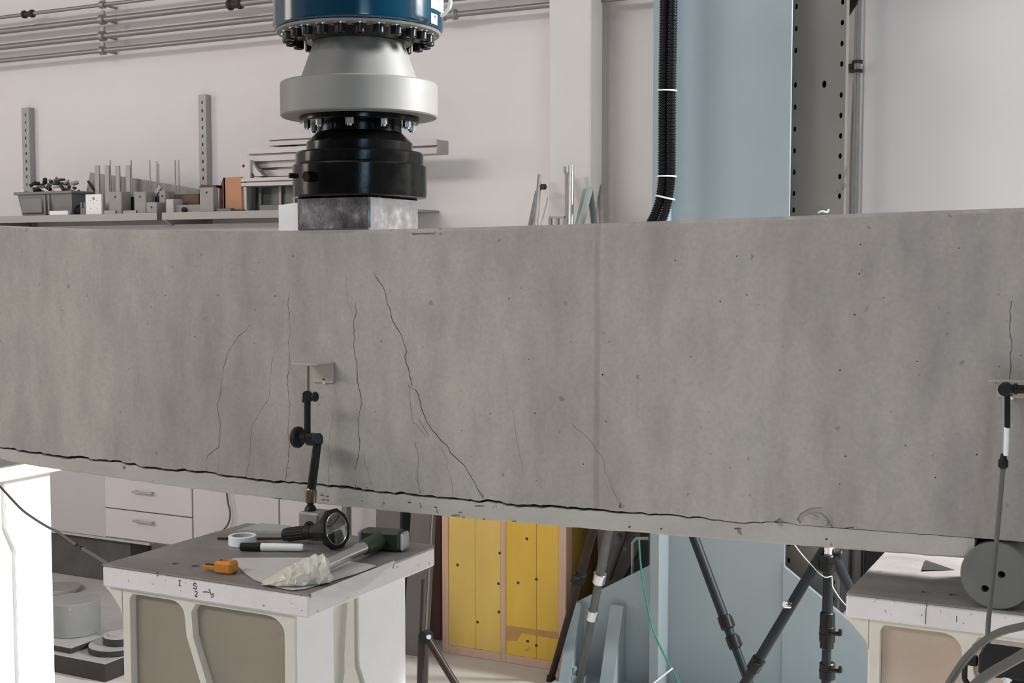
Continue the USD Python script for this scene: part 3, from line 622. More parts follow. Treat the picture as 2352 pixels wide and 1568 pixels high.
# heavy plates
zp_ = .075
Fq = at(241, 1524, Z=zp_)
x1_, y0_ = Fq[0], Fq[1]
t = thing("machine_plate", "thick square steel plate with stepped discs on top by the pedestal", "plate", (x1_, y0_, 0))
obj("plate", bx((x1_ - .95, y0_, 0), (x1_, y0_ + .62, zp_ - .004), .003), K["darkedge"], t)
obj("plate_face", bx((x1_ - .948, y0_ + .002, zp_ - .004), (x1_ - .002, y0_ + .618, zp_), .001), K["platetop"], t)
cc = at(266, 1491, Z=zp_)
obj("lower_disc", [cyl(cc, cc + V(0, 0, .024), .108, n=72, bev=.003)], K["darkedge"], t)
obj("lower_disc_face", [cyl(cc + V(0, 0, .0241), cc + V(0, 0, .027), .105, n=72)], K["platetop"], t)
cc2 = cc + V(.01, .015, .027)
obj("upper_disc", [cyl(cc2, cc2 + V(0, 0, .030), .068, n=72, bev=.003)], K["darkedge"], t)
obj("upper_disc_face", [cyl(cc2 + V(0, 0, .0301), cc2 + V(0, 0, .033), .066, n=72)], K["platetop"], t)
obj("upper_disc_rim", [cyl(cc2 + V(0, 0, .0331), cc2 + V(0, 0, .04), .045, n=48)], K["platetop"], t)
t = thing("thin_slab", "dark-edged thin steel slab on the thick plate under the squat cylinder", "slab", (RX, y0_, zp_))
obj("slab", bx((RX - .55, y0_ + .03, zp_ + .0002), (RX, RY, RZ - .004), .002), K["darkedge"], t)
obj("slab_face", bx((RX - .548, y0_ + .032, RZ - .004), (RX - .002, RY - .002, RZ), .001), K["platetop"], t)
single("hanging_wire", tube([at(520, 1120, Y=YC - .02), at(523, 1150, Y=YC - .02), at(529, 1180, Y=YC - .02), at(525, 1200, Y=YC - .02), at(508, 1222, Y=YC - .02), at(470, 1250, Y=YC - .02), at(430, 1400, Y=YC - .02)], .0045, 8, 50), K["cable"], "grey wire hanging down in front of the white cabinet doors", "wire")

# ---------------------------------------------------------------- boards behind pedestal
t = thing("leaning_board", "grey-brown board leaning beside the white cabinets, left one", "board", (at(900, 1300, Y=4.9)[0], 4.75, 0), "grey boards leaning by the yellow panels")
def slant(x0t, x1t, yt, x0b, x1b, Yt, Yb, th=.02):
    """leaning board: top edge at depth Yt, foot on the floor at depth Yb"""
    A, B = at(x0t, yt, Y=Yt), at(x1t, yt, Y=Yt); C0, D0 = at(x0b, 1500, Y=Yb), at(x1b, 1500, Y=Yb)
    zt = A[2] + .35; v = []
    for dy in (0, th):
        v += [V(A[0], Yt + dy, zt), V(B[0], Yt + dy, zt), V(D0[0], Yb + dy, 0), V(C0[0], Yb + dy, 0)]
    return tm(m3.Manifold.hull_points(np.array(v)))
obj("board", slant(868, 922, 1180, 860, 915, 4.66, 4.50), K["greyboard"], t)
t = thing("leaning_board", "grey-brown board leaning beside the white cabinets, right one", "board", (at(950, 1300, Y=4.9)[0], 4.7, 0), "grey boards leaning by the yellow panels")
obj("board", slant(955, 1002, 1180, 925, 972, 4.62, 4.44), K["greyboard"], t)
obj("edge_strip", slant(1003, 1006, 1180, 973, 977, 4.615, 4.435, .025), K["galv"], t)
single("dark_board", slant(922, 970, 1190, 895, 968, 4.72, 4.62, .012), K["darkgreen"], "dark green-black board behind the leaning grey boards", "board")
single("brown_board", slant(993, 1012, 1180, 985, 1012, 4.76, 4.68), K["brownboard"], "dark red-brown board against the yellow panels", "board")

# ---------------------------------------------------------------- yellow formwork crate
YK = 4.54; zk = 1.18
t = thing("formwork_crate", "yellow formwork board crate with pinkish bare-wood edges on the floor", "crate", (at(1018, 1500, Y=YK)[0], YK, 0))
kx = [at(x, 1350, Y=YK)[0] for x in (1016, 1030, 1091, 1150, 1162, 1232, 1283, 1301)]
obj("post", bx((kx[0], YK - .004, 0), (kx[1], YK + .05, zk), .002), K["peach"], t)
obj("post", bx((kx[3], YK - .002, 0), (kx[4], YK + .05, zk), .002), K["peach"], t)
obj("post", bx((kx[6], YK - .004, 0), (kx[7], YK + .05, zk), .002), K["peach"], t)
for a, b, k_ in ((kx[1], kx[2], "yellow"), (kx[2], kx[3], "yellow"), (kx[4], kx[5], "yellow2"), (kx[5], kx[6], "yellow2")):
    obj("plank", bx((a + .0006, YK, .035), (b - .0006, YK + .027, zk - .01), .0015), K[k_], t)
obj("bottom_batten", bx((kx[1], YK - .003, 0), (kx[3], YK + .03, .035), .002), K["peach"], t)
obj("bottom_batten", bx((kx[4], YK - .003, 0), (kx[6], YK + .03, .035), .002), K["peach"], t)
wp = Polygon([(kx[4], at(1162, 1436, Y=YK)[2]), (kx[6], at(1283, 1452, Y=YK)[2]), (kx[6], at(1283, 1468, Y=YK)[2]), (kx[4] + .07, at(1190, 1452, Y=YK)[2]), (kx[4] + .05, at(1175, 1470, Y=YK)[2]), (kx[4], at(1162, 1470, Y=YK)[2])])
obj("worn_patch", extr(wp, YK - .0012, YK + .001), K["wornwood"], t)
for k in range(2):
    obj("side_plank", bx((kx[7] - .027, YK + .05 + .27 * k, .0), (kx[7], YK + .05 + .27 * (k + 1) - .0015, zk), .0015), K["ochre"], t)
for (px, py) in ((1051, 1297), (1210, 1237), (1232, 1330), (1190, 1338), (1097, 1428), (1212, 1472), (1232, 1482), (1145, 1340), (1148, 1270), (1146, 1405)):
    q = at(px, py, Y=YK); obj("knot", cyl(V(q[0], YK - .0008, q[2]), V(q[0], YK + .001, q[2]), .006, n=10), K["brownplastic"], t)
# dark box behind the tripod
t = thing("machine_cover", "dark grey machine cover right of the yellow crate behind the tripod", "machine", (at(1420, 1300, Y=4.70)[0], 4.62, 0))
obj("cover", trimesh.Trimesh(*(lambda m: (m.vertices, m.faces))(tm(m3.Manifold.hull_points(np.array([(x, y, z) for (x, z) in ((at(1385, 1350, Y=4.62)[0], .02), (at(1370, 1300, Y=4.62)[0], .62), (at(1405, 1200, Y=4.62)[0], 1.0), (at(1470, 1200, Y=4.62)[0], .98), (at(1470, 1350, Y=4.62)[0], .02)) for y in (4.62, 5.0)])))), process=False), K["plinth"], t)
for (x0, y0, x1, y1) in ((1420, 1225, 1432, 1245), (1470, 1260, 1418, 1350), (1440, 1215, 1400, 1330)):
    obj("trim_bar", tube([at(x0, y0, Y=4.60), at(x1, y1, Y=4.60)], .008, 8), K["darkedge"], t)
t = thing("grey_frame", "pale grey metal frame corner beside the blue column flange", "frame", (at(1455, 1300, Y=4.57)[0], 4.57, 0))
obj("bar", tube([V(at(1452, 1400, Y=4.57)[0], 4.57, .0), at(1453, 1330, Y=4.57), at(1453, 1246, Y=4.57), at(1462, 1236, Y=4.57), at(1490, 1236, Y=4.57)], .007, 8), K["galv"], t)

# ================================================================ CONCRETE BEAM
BY0, BY1 = 2.41, 2.66
tx = [(0, 520), (320, 525), (640, 529), (830, 529), (980, 526), (1366, 511), (1800, 494.5), (2352, 478)]
bxp = [(0, 1027), (357, 1069), (700, 1112), (1000, 1140), (1376, 1170), (1800, 1202), (2230, 1237)]
def curve(pts):
    P = np.array([at(x, y, Y=BY0)[[0, 2]] for x, y in pts])
    s0, s1 = (P[1, 1] - P[0, 1]) / (P[1, 0] - P[0, 0]), (P[-1, 1] - P[-2, 1]) / (P[-1, 0] - P[-2, 0])
    P = np.vstack([[P[0, 0] - 1.2, P[0, 1] - 1.2 * s0 * .8], P, [P[-1, 0] + .9, P[-1, 1] + .9 * s1 * .6]])
    c = np.polynomial.Chebyshev.fit(P[:, 0], P[:, 1], 5, w=np.r_[.4, np.ones(len(P) - 2), .4])
    return c
ztop, zbot = curve(tx), curve(bxp)
BXA, BXB = -3.75, .22
NX = 560
xs_ = np.linspace(BXA, BXB, NX)
nz = lambda sc, sd: meshkit.fbm(np.stack([xs_ * sc, xs_ * 0 + sd, xs_ * 0], 1), 4, sd) - .5
ch = .008
rough_b = nz(14, 3) * .010 + nz(60, 5) * .007
rough_b[xs_ > -.62] *= .25
rings = []
for i, x in enumerate(xs_):
    T, B = ztop(x), zbot(x); e = rough_b[i]
    t1 = nz_t = 0
    rings.append([(x, BY0, B + e + .001), (x, BY0 + .03, B + e * .6), (x, BY1, B), (x, BY1, T - ch), (x, BY1 - ch, T), (x, BY0 + ch, T), (x, BY0, T - ch)])
jit = nz(25, 9) * .004
for i in range(NX):
    q = rings[i]; q[5] = (q[5][0], q[5][1] + jit[i], q[5][2]); q[6] = (q[6][0], q[6][1], q[6][2] + jit[i])
def loft(rings):
    n, m = len(rings), len(rings[0]); v = np.array(rings).reshape(-1, 3); f = []
    for i in range(n - 1):
        for k in range(m):
            a, b, c, d = i * m + k, i * m + (k + 1) % m, (i + 1) * m + (k + 1) % m, (i + 1) * m + k
            f += [(a, c, b), (a, d, c)]
    for k in range(1, m - 1):
        f += [(0, k, k + 1), ((n - 1) * m, (n - 1) * m + k + 1, (n - 1) * m + k)]
    t = trimesh.Trimesh(v, np.array(f), process=False)
    if t.volume < 0: t.invert()
    return t
def crack_poly(pts, w, seed, fade=True):
    P = np.array([at(x, y, Y=BY0)[[0, 2]] for x, y in pts])
    s = np.r_[0, np.cumsum(np.linalg.norm(np.diff(P, axis=0), axis=1))]; n = max(8, int(s[-1] / .006)); t = np.linspace(0, s[-1], n)
    Q = np.stack([np.interp(t, s, P[:, 0]), np.interp(t, s, P[:, 1])], 1)
    rg = np.random.default_rng(seed)
    j = rg.normal(0, 1, (n, 2)); j = (j + np.roll(j, 1, 0) + np.roll(j, -1, 0)) / 3
    Q += j * .0022
    ww = .86 * w * (.55 + .9 * meshkit.fbm(np.stack([t * 40, t * 0 + seed, t * 0], 1), 3, seed))
    if fade: ww *= np.clip(np.minimum(t / (.12 * s[-1]) + .35, 1), 0, 1)
    T = np.gradient(Q, axis=0); T /= np.linalg.norm(T, axis=1, keepdims=True); N = np.stack([-T[:, 1], T[:, 0]], 1)
    ring = np.vstack([Q + N * ww[:, None] / 2, (Q - N * ww[:, None] / 2)[::-1]])
    return Polygon(ring).buffer(0)
CR_ = [
    ([(575, 745), (545, 775), (522, 812), (512, 850), (508, 890), (500, 930), (503, 960), (506, 985), (504, 1015), (500, 1028), (478, 1045), (473, 1065), (474, 1090)], .0014),
    ([(630, 800), (622, 860), (618, 912), (600, 940), (582, 972), (577, 985), (574, 1030), (572, 1065), (565, 1098)], .0009),
    ([(664, 660), (661, 700), (664, 735), (668, 770), (662, 790), (666, 830), (660, 870), (664, 910), (665, 950), (660, 985), (664, 1015), (663, 1050), (658, 1080), (656, 1110)], .0014),
    ([(818, 690), (812, 760), (815, 820), (820, 840), (822, 880), (830, 915), (824, 960), (823, 1000), (826, 1030), (820, 1058), (817, 1078)], .0021),
    ([(835, 1040), (843, 1080), (857, 1128)], .0008),
    ([(793, 630), (800, 690), (812, 730)], .0005),
    ([(857, 621), (877, 654), (892, 695), (902, 735), (922, 768), (935, 809), (932, 822), (939, 854), (945, 886)], .0021),
    ([(940, 885), (959, 905), (967, 935), (982, 972), (990, 985), (1014, 1009), (1043, 1046), (1071, 1074), (1096, 1119), (1110, 1143)], .0024),
    ([(938, 880), (941, 925), (949, 964), (955, 974)], .0013),
    ([(955, 974), (982, 1005)], .0009),
    ([(953, 1012), (956, 1022), (961, 1050), (958, 1086), (964, 1134)], .0012),
    ([(1008, 1018), (1026, 1062), (1033, 1095), (1043, 1138)], .0007),
    ([(1165, 920), (1182, 960), (1188, 1020), (1202, 1088)], .0006),
    ([(1310, 970), (1360, 1015), (1385, 1055), (1392, 1085), (1425, 1158)], .0007),
    ([(764, 940), (757, 1000), (755, 1080), (753, 1114)], .0007),
    ([(805, 1095), (818, 1120)], .0009),
    ([(505, 1030), (503, 1085)], .0004),
    ([(962, 962), (978, 990), (985, 1002)], .0016),
    ([(320, 850), (312, 905)], .0004), ([(213, 1020), (222, 1045)], .0006),
]
body = man(loft(rings))
cut = unary_union([crack_poly(p, w, 11 + i) for i, (p, w) in enumerate(CR_)])
spall = [Polygon([tuple(at(x, y, Y=BY0)[[0, 2]]) for x, y in q]) for q in (
    [(1830, 1192), (1838, 1178), (1860, 1166), (1885, 1164), (1903, 1176), (1914, 1196), (1916, 1218), (1908, 1208), (1900, 1192), (1886, 1180), (1866, 1178), (1848, 1186), (1838, 1202)],
    [(1778, 1197), (1792, 1188), (1806, 1204), (1795, 1208)], [(1940, 1211), (1960, 1209), (1962, 1213), (1942, 1214)], [(1424, 1152), (1431, 1166), (1421, 1165)], [(945, 536), (1000, 534), (1000, 540), (950, 540)])]
def pock(poly, d):
    return extr(poly, BY0 - .01, BY0 + d)
def bool_sub(a, poly, d):
    for g in getattr(poly, "geoms", [poly]):
        if g.area > 1e-8: a = a - man(pock(g, d))
    return a
body = bool_sub(body, cut, .016)
for g in spall: body = bool_sub(body, g.buffer(0), .0035)
body = bool_sub(body, crack_poly([(2323, 690), (2322, 780), (2321, 868)], .0016, 4, False), .002)
for k in range(60):
    x, y = rnd.uniform(0, 2352), rnd.uniform(560, 1130); q = at(x, y, Y=BY0)
    if q[2] > zbot(q[0]) + .01: body = body - man(cyl(V(q[0], BY0 - .002, q[2]), V(q[0], BY0 + .003, q[2]), rnd.uniform(.0008, .0018), n=7))
q = at(1384, 860, Y=BY0); body = body - man(cyl(V(q[0], BY0 - .01, q[2]), V(q[0], BY0 + .01, q[2]), .0022, n=9))
t = thing("concrete_beam", "large cracked grey concrete beam bending under the hydraulic actuator", "concrete beam", (-1.75, 2.535, 1.1))
obj("beam_body", body, K["beam"], t)
sxA, sxB = -3.05, at(2238, 1260, Y=BY0)[0]
ns = 420; xs2 = np.linspace(sxA, sxB, ns)
nn = lambda sc, sd: meshkit.fbm(np.stack([xs2 * sc, xs2 * 0 + sd, xs2 * 0], 1), 4, sd) - .5
gap = .0045 + nn(9, 21) * .004 + nn(50, 22) * .004
fadeg = np.clip((-.62 - xs2) / .5, 0, 1); gap = np.maximum(gap * fadeg + .0004, .0003)
rb = np.interp(xs2, xs_, rough_b)
zlow = curve([(0, 1057), (240, 1095), (440, 1124), (700, 1152), (1016, 1187), (1300, 1210), (1563, 1232), (1949, 1262), (2232, 1285)])
r2 = []
endj = np.clip((xs2 - (sxB - .02)) / .02, 0, 1)
for i, x in enumerate(xs2):
    zt = zbot(x) + rb[i] - gap[i]; zl = zlow(x) + nn(20, 31)[i] * .003 if False else zlow(x)
    r2.append([(x, BY0 + .001 + .0015 * rb[i] * 100 * 0, zl + .004), (x, BY0 + .006, zl), (x, BY1, zl), (x, BY1, min(zt, zbot(x) - .001)), (x, BY0 + .03, min(zt, zbot(x) + rb[i] * .6 - gap[i])), (x, BY0 + .002, zt)])
lowj = nn(30, 33) * .003
for i in range(ns):
    a = r2[i]; a[0] = (a[0][0], a[0][1], a[0][2] + lowj[i]); a[1] = (a[1][0], a[1][1], a[1][2] + lowj[i])
strip = man(loft(r2))
for (x, y, w, h) in ((1046, 1182, 22, 5), (1062, 1186, 9, 4), (1180, 1195, 16, 3), (620, 1143, 60, 3), (1285, 1208, 10, 4), (1445, 1208, 6, 5), (1518, 1212, 5, 4), (1693, 1212, 18, 4), (1898, 1236, 7, 4), (940, 1152, 9, 4), (1110, 1190, 8, 3), (1000, 1163, 10, 3), (1100, 1160, 26, 3), (285, 1072, 8, 6)):
    strip = bool_sub(strip, Polygon([tuple(at(x + w * .5 * math.cos(a) * rnd.uniform(.7, 1.2), y + 2 + h * .6 * math.sin(a), Y=BY0)[[0, 2]]) for a in np.linspace(0, 6.283, 9)[:-1]]).buffer(0), .006)
obj("bonded_layer", strip, K["strip"], t, label="paler bonded bottom layer peeling off along a long dark crack")
for (x, y, w, h, rot) in ((1868, 1186, 22, 10, .2), (1897, 1200, 9, 13, .5), (1790, 1202, 14, 4, -.3), (1430, 1160, 4, 5, .1), (1105, 1136, 7, 4, 0), (842, 1118, 8, 3, .2)):
    c = at(x, y, Y=BY0 - .001); m = trimesh.creation.icosphere(2); v = m.vertices * V(w * .0004, .004, h * .0004); v = v * (1 + .5 * (meshkit.noise(m.vertices * 2 + x) - .5))[:, None]
    ca_, sa_ = math.cos(rot), math.sin(rot); v = np.stack([v[:, 0] * ca_ + v[:, 2] * sa_, v[:, 1], v[:, 2] * ca_ - v[:, 0] * sa_], 1)
    obj("spall_chip", trimesh.Trimesh(v + c, m.faces, process=False), K["chip"], t)
for (x, y, w) in ((735, 1137, 8), (748, 1139, 6), (738, 1147, 9), (750, 1148, 5), (1052, 1176, 9)):
    zz = [at(x + i * w / 4, y + (1.6 if i % 2 else -1.2), Y=BY0 + .0005) for i in range(5)]
    obj("pencil_scribble", tube(zz, .0005, 5), K["marking"], t)

# ---------------------------------------------------------------- pedestals
ZP = 1.021
def pedestal(label, x0, y0, panel, side="pedpaint", marks=False):
    x1, y1 = x0 + .527, y0 + .47
    t = thing("concrete_pedestal", label, "pedestal", ((x0 + x1) / 2, (y0 + y1) / 2, 0))
    th = .047; zb = ZP - th; i_ = .040
    top = man(bx((x0, y0, ZP - .004), (x1, y1, ZP), .0015))
    for hx, hy in ((x0 + .135, y0 + .075), (x0 + .185, y0 + .077)):
        top = top - man(cyl(V(hx, hy, ZP - .03), V(hx, hy, ZP + .03), .009, n=20))
    slab = trimesh.Trimesh
    v = bx((x0, y0, zb), (x1, y1, ZP - .004), .004)
    slabm = man(v)
    for hx, hy in ((x0 + .135, y0 + .075), (x0 + .185, y0 + .077)):
        slabm = slabm - man(cyl(V(hx, hy, ZP - .03), V(hx, hy, ZP + .03), .009, n=20))
    for k in range(26):
        ex = rnd.uniform(x0, x1); rr = rnd.uniform(.002, .006); zz = rnd.choice((zb, ZP - .004))
        if rnd.random() < .35: slabm = slabm - man(trimesh.creation.icosphere(1, rr).apply_translation((x1 + rr * .3, rnd.uniform(y0, y1), zz)))
        else: slabm = slabm - man(trimesh.creation.icosphere(1, rr).apply_translation((ex, y0 - rr * .3, zz)))
    obj("top_slab", slabm, K[side], t)
    obj("top_face", top, K["pedtop"], t, label="dark grey worn upper face")
    # legs: a block hollowed from the front into two cells by a crooked middle rib
    a, b, c, d = x0 + i_, x1 - .042, y0 + .014, y1 - .06
    hau = extr(Polygon([(a, zb), (a, zb - .06), (a - .004, zb - .045), (a - .03, zb - .016), (a - .05, zb)]), c, d)
    hau2 = extr(Polygon([(b, zb), (b, zb - .06), (b + .004, zb - .045), (b + .03, zb - .016), (b + .05, zb)]), c, d)
    blk = man(bx((a, c, 0), (b, d, zb + .0005), .003))
    rib_t, rw = a + .178, .017
    f = .028
    def arc(x0_, z0_, x1_, z1_):
        """quarter-round haunch from (x0,z0) to (x1,z1), bulging to the corner"""
        return [(x0_ + (x1_ - x0_) * (1 - math.cos(q)), z0_ + (z1_ - z0_) * math.sin(q)) for q in np.linspace(0, math.pi / 2, 7)]
    xa, xb = a + .022, rib_t - rw / 2; zt_ = zb - .010
    A_ = Polygon([(xa, .05), (xa, zt_ - .012), (xa + .008, zt_)] + arc(xb, zb - .040, xb - f * 1.3, zt_)[::-1] + [(xb + .004, zb - .08), (xb + .036, zb - .165), (xb + .072, zb - .26), (xb + .072, .05)])
    xc = rib_t + rw / 2; xd = b - .026
    B_ = Polygon([(xc + .072, .05), (xc + .072, zb - .26), (xc + .036, zb - .165), (xc + .004, zb - .08), (xc, zt_ - .018), (xc + .012, zt_)] + arc(xd, zb - .042, xd - f * 1.6, zt_)[::-1] + [(xd, .05)])
    dep = .022
    blk = blk - man(extr(A_, c - .01, c + dep)) - man(extr(B_, c - .01, c + dep))
    # right-hand side: central rib with shallow flared recesses either side
    ym = c + .185
    for P in (Polygon([(ym - .008, zb - .01), (ym - .022, zb - .12), (ym - .022, zb - .16), (ym - .05, zb - .26), (ym - .05, .05), (ym - .06, .05), (ym - .06, zb - .01)]),
              Polygon([(ym + .014, zb - .01), (ym + .014, zb - .16), (ym + .05, zb - .24), (ym + .05, .05), (ym + .062, .05), (ym + .062, zb - .23), (ym + .026, zb - .15), (ym + .026, zb - .01)])):
        blk = blk - man(extx(P, b - .012, b + .01))
    obj("leg_block", [tm(blk), hau], K["pedrib"] if side == "pedpaint" else K[side], t)
    obj("cell_panel", extr(A_.buffer(-.0008), c + dep - .004, c + dep), K[panel], t, label="recessed beige panel between the ribs")
    obj("cell_panel", extr(B_.buffer(-.0008), c + dep - .004, c + dep), K[panel], t, label="recessed beige panel between the ribs")
    obj("side_face", extx(sbox(c + .004, .002, ym - .062, zb - .001), b - .004, b + .0015), K["pedlit"], t)  # whiter plate paints the sunlit right side
    obj("side_face", extx(Polygon([(ym + .064, .002), (ym + .064, zb - .235), (ym + .03, zb - .16), (ym + .03, zb - .001), (d - .002, zb - .001), (d - .002, .002)]), b - .004, b + .0015), K["pedlit"], t)
    return t, (x0, y0, x1, y1)
p1, R1 = pedestal("middle concrete pedestal carrying the hammer, torch and magnetic stand", -1.942, 1.920, "pedpanel")
p2, R2 = pedestal("concrete pedestal under the steel roller at the right end of the beam", -.513, 2.397, "pedpanel2")
p3, R3 = pedestal("concrete pedestal painted sunlit white behind the left end of the beam", -3.145 - .527, 2.525, "pedpanel", "pedlit")
def slab_mark(parent, px, py, txt, h, Y):
    q = at(px, py, Y=Y); m = meshkit.text_mesh(txt, h, .0006)
    v = m.vertices; m.vertices = np.stack([q[0] + v[:, 0], Y - .0002 - v[:, 2], q[2] + v[:, 1]], 1); obj("pen_mark", m, K["marking"], parent)
slab_mark(p1, 443, 1352, "S", .013, R1[1]); slab_mark(p1, 446, 1369, "2", .012, R1[1]); slab_mark(p1, 410, 1345, "I", .012, R1[1]); slab_mark(p1, 360, 1322, "I", .008, R1[1])
for pts in (((466, 1359), (474, 1359), (480, 1360)), ((480, 1352), (484, 1364)), ((484, 1366), (490, 1362), (489, 1370), (484, 1371))):
    obj("pen_mark", tube([at(x, y, Y=R1[1] - .0003) for x, y in pts], .0009, 5), K["marking"], p1)
for pts in (((2127, 1384), (2129, 1395)), ((2127, 1396), (2126, 1433)), ((2197, 1414), (2197, 1428))):
    obj("pen_mark", tube([at(x, y, Y=R2[1] - .0003) for x, y in pts], .0006, 5), K["marking"], p2)
# roller
rx, rz, rr = at(2287, 1324, Y=2.40)[0], (ZP + zbot(-.25)) / 2 + .0, (zbot(-.25) - ZP) / 2 - .0015
rz = ZP + rr
t = thing("steel_roller", "grey steel support roller between the right pedestal and the beam", "roller", (rx, 2.53, rz))
rol = man(cyl(V(rx, 2.402, rz), V(rx, 2.66, rz), rr, n=96, bev=.002))
for px, py in ((2300, 1320), (2262, 1352)):
    q = at(px, py, Y=2.40); rol = rol - man(cyl(V(q[0], 2.39, q[2]), V(q[0], 2.43, q[2]), .0065, n=20))
obj("roller_body", rol, K["rollersteel"], t)
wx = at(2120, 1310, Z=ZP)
single("shadow_wedge", tm(m3.Manifold.hull_points(np.array([at(2118, 1312, Z=ZP), at(2195, 1309, Z=ZP), at(2126, 1289, Z=ZP) + V(0, 0, 0), at(2118, 1312, Z=ZP) + V(0, 0, .003), at(2126, 1289, Z=ZP) + V(0, 0, .003)]))), K["darkhole"], "small dark wedge painted in as a shadow on the right pedestal beside the roller", "wedge")  # thin dark wedge, paints a shadow beside the roller

# ---------------------------------------------------------------- hydraulic actuator
ax_ = at(826, 300, Y=2.535); AX, AY = ax_[0], 2.535
dep_ = (V(AX, AY, 1.9) - CP) @ CF; S = dep_ / FPX
zpx = lambda y: at(826, y, Y=AY)[2]
t = thing("hydraulic_actuator", "blue hydraulic actuator with bolted flange, grey cone and black swivel joint", "actuator", (AX, AY, zpx(380)))
zb0 = zpx(77)
def lz(prof, n=96): return lathe([(r, z) for r, z in prof], (AX, AY, 0), (0, 0, 1), n)
RB = 193 * S
obj("blue_body", lz([(0, zb0), (RB - .012, zb0), (RB - .004, zb0 + .003), (RB, zb0 + .010), (RB, zb0 + .9), (0, zb0 + .9)], 160), K["blue"], t)
obj("body_rim", lz([(RB - .075, zb0 - .004), (RB - .010, zb0 - .004), (RB - .006, zb0 + .001), (RB - .075, zb0 + .001), (RB - .075, zb0 - .004)], 128), K["greypaint"], t)
zf = zpx(103)
obj("flange_core", lz([(0, zf + .002), (118 * S, zf + .002), (132 * S, zb0 - .004), (0, zb0 - .004)]), K["blacksteel"], t)
for k in range(24):
    a = 2 * math.pi * (k + .3) / 24; c = V(AX + 160 * S * math.cos(a), AY + 160 * S * math.sin(a), 0)
    bo = man(cyl(c + V(0, 0, zf), c + V(0, 0, zb0 - .004), .0125, n=18, bev=.002)) - man(cyl(c + V(0, 0, zf - .01), c + V(0, 0, zf + .012), .006, n=6))
    b_ = obj("bolt", bo, K["bolt"], t)
    obj("washer", cyl(c + V(0, 0, zb0 - .0075), c + V(0, 0, zb0 - .004), .017, n=20), K["chrome"], b_)
zc0, zc1 = zpx(196), zpx(100)
obj("cone", lz([(0, zc0), (139 * S, zc0), (136 * S, zc0 + .004), (103 * S, zc1), (0, zc1)], 128), K["greypaint"], t)
zr0, zr1 = zpx(271), zpx(194)
RR = 179 * S
obj("ring", lz([(0, zr0), (RR - .003, zr0), (RR, zr0 + .003), (RR, zr1 - .003), (RR - .003, zr1), (0, zr1)], 160), K["greypaint"], t)
obj("joint_disc", lz([(0, zpx(284)), (135 * S, zpx(284)), (137 * S, zpx(282)), (137 * S, zr0), (0, zr0)]), K["blacksteel"], t)
for k in range(10):
    a = 2 * math.pi * (k + .15) / 10; c = V(AX + 121 * S * math.cos(a), AY + 121 * S * math.sin(a), 0)
    obj("joint_bolt", [cyl(c + V(0, 0, zpx(297)), c + V(0, 0, zpx(284)), .0095, n=6), cyl(c + V(0, 0, zpx(301)), c + V(0, 0, zpx(297)), .006, n=12)], K["chrome"], t)
obj("neck", lz([(0, zpx(352)), (120 * S, zpx(352)), (121 * S, zpx(346)), (121 * S, zpx(330)), (117 * S, zpx(325)), (97 * S, zpx(306)), (96 * S, zpx(284)), (0, zpx(284))]), K["blacksteel"], t)
obj("collar", lz([(0, zpx(380)), (145 * S, zpx(380)), (146 * S, zpx(376)), (146 * S, zpx(356)), (143 * S, zpx(352)), (0, zpx(352))]), K["blacksteel"], t)
obj("swivel_base", lz([(0, zpx(454.5)), (151 * S, zpx(454.5)), (153 * S, zpx(451)), (153 * S, zpx(384)), (150 * S, zpx(380)), (0, zpx(380))], 128), K["blacksteel"], t)
ang = math.radians(-56 - 46)
for (ang, zc, r_, L) in ((math.radians(-100), zpx(414), .013, .022), (math.radians(-128), zpx(408), .006, .018)):
    d = V(math.cos(ang), math.sin(ang), 0); c = V(AX, AY, zc) + d * (153 * S - .004)
    obj("grease_plug", [cyl(c, c + d * L, r_, n=6 if r_ > .01 else 12, bev=.001)], K["blacksteel"], t)
def patch(a0, a1, y0, y1, k, name, dr=.0008):
    th = np.radians(np.linspace(a0, a1, 14)); v = []
    for r in (RB + .0001, RB + dr):
        for z in (zpx(y1), zpx(y0)): v += [V(AX + r * math.cos(q), AY + r * math.sin(q), z) for q in th]
    n = 14; f = []
    for i in range(n - 1):
        for A, B in ((2 * n, 3 * n), (n, 0), (0, 2 * n), (3 * n, n)):
            f += [(A + i, A + i + 1, B + i + 1), (A + i, B + i + 1, B + i)]
    f += [(0, 2 * n, 3 * n), (0, 3 * n, n), (n - 1, 2 * n - 1, 4 * n - 1), (n - 1, 4 * n - 1, 3 * n - 1)]
    m = trimesh.Trimesh(np.array(v), np.array(f), process=False); return obj(name, m, K[k], t, smooth=False)
# angle of the camera-facing line is about -56 degrees; right limb near +34
patch(-1, 25, -80, 36, "white", "label_sticker"); patch(-1, 8, 47, 77 - 7, "white", "small_sticker")
patch(2, 10, -30, 14, "greenmark", "sticker_print", .0014); patch(-6, -2.5, 8, 18, "cyan", "sticker_print", .001)
patch(2, 6, 42 + 8, 56, "cable", "sticker_print", .0012)
obj("lifting_cord", tube([at(1012, -60, Y=AY - .02), at(1034, -20, Y=AY - .02), at(1034, 10, Y=AY - .02), at(1026, 26, Y=AY - .01), at(1014, 36, Y=AY)], .0045, 8, 40), K["white"], t)
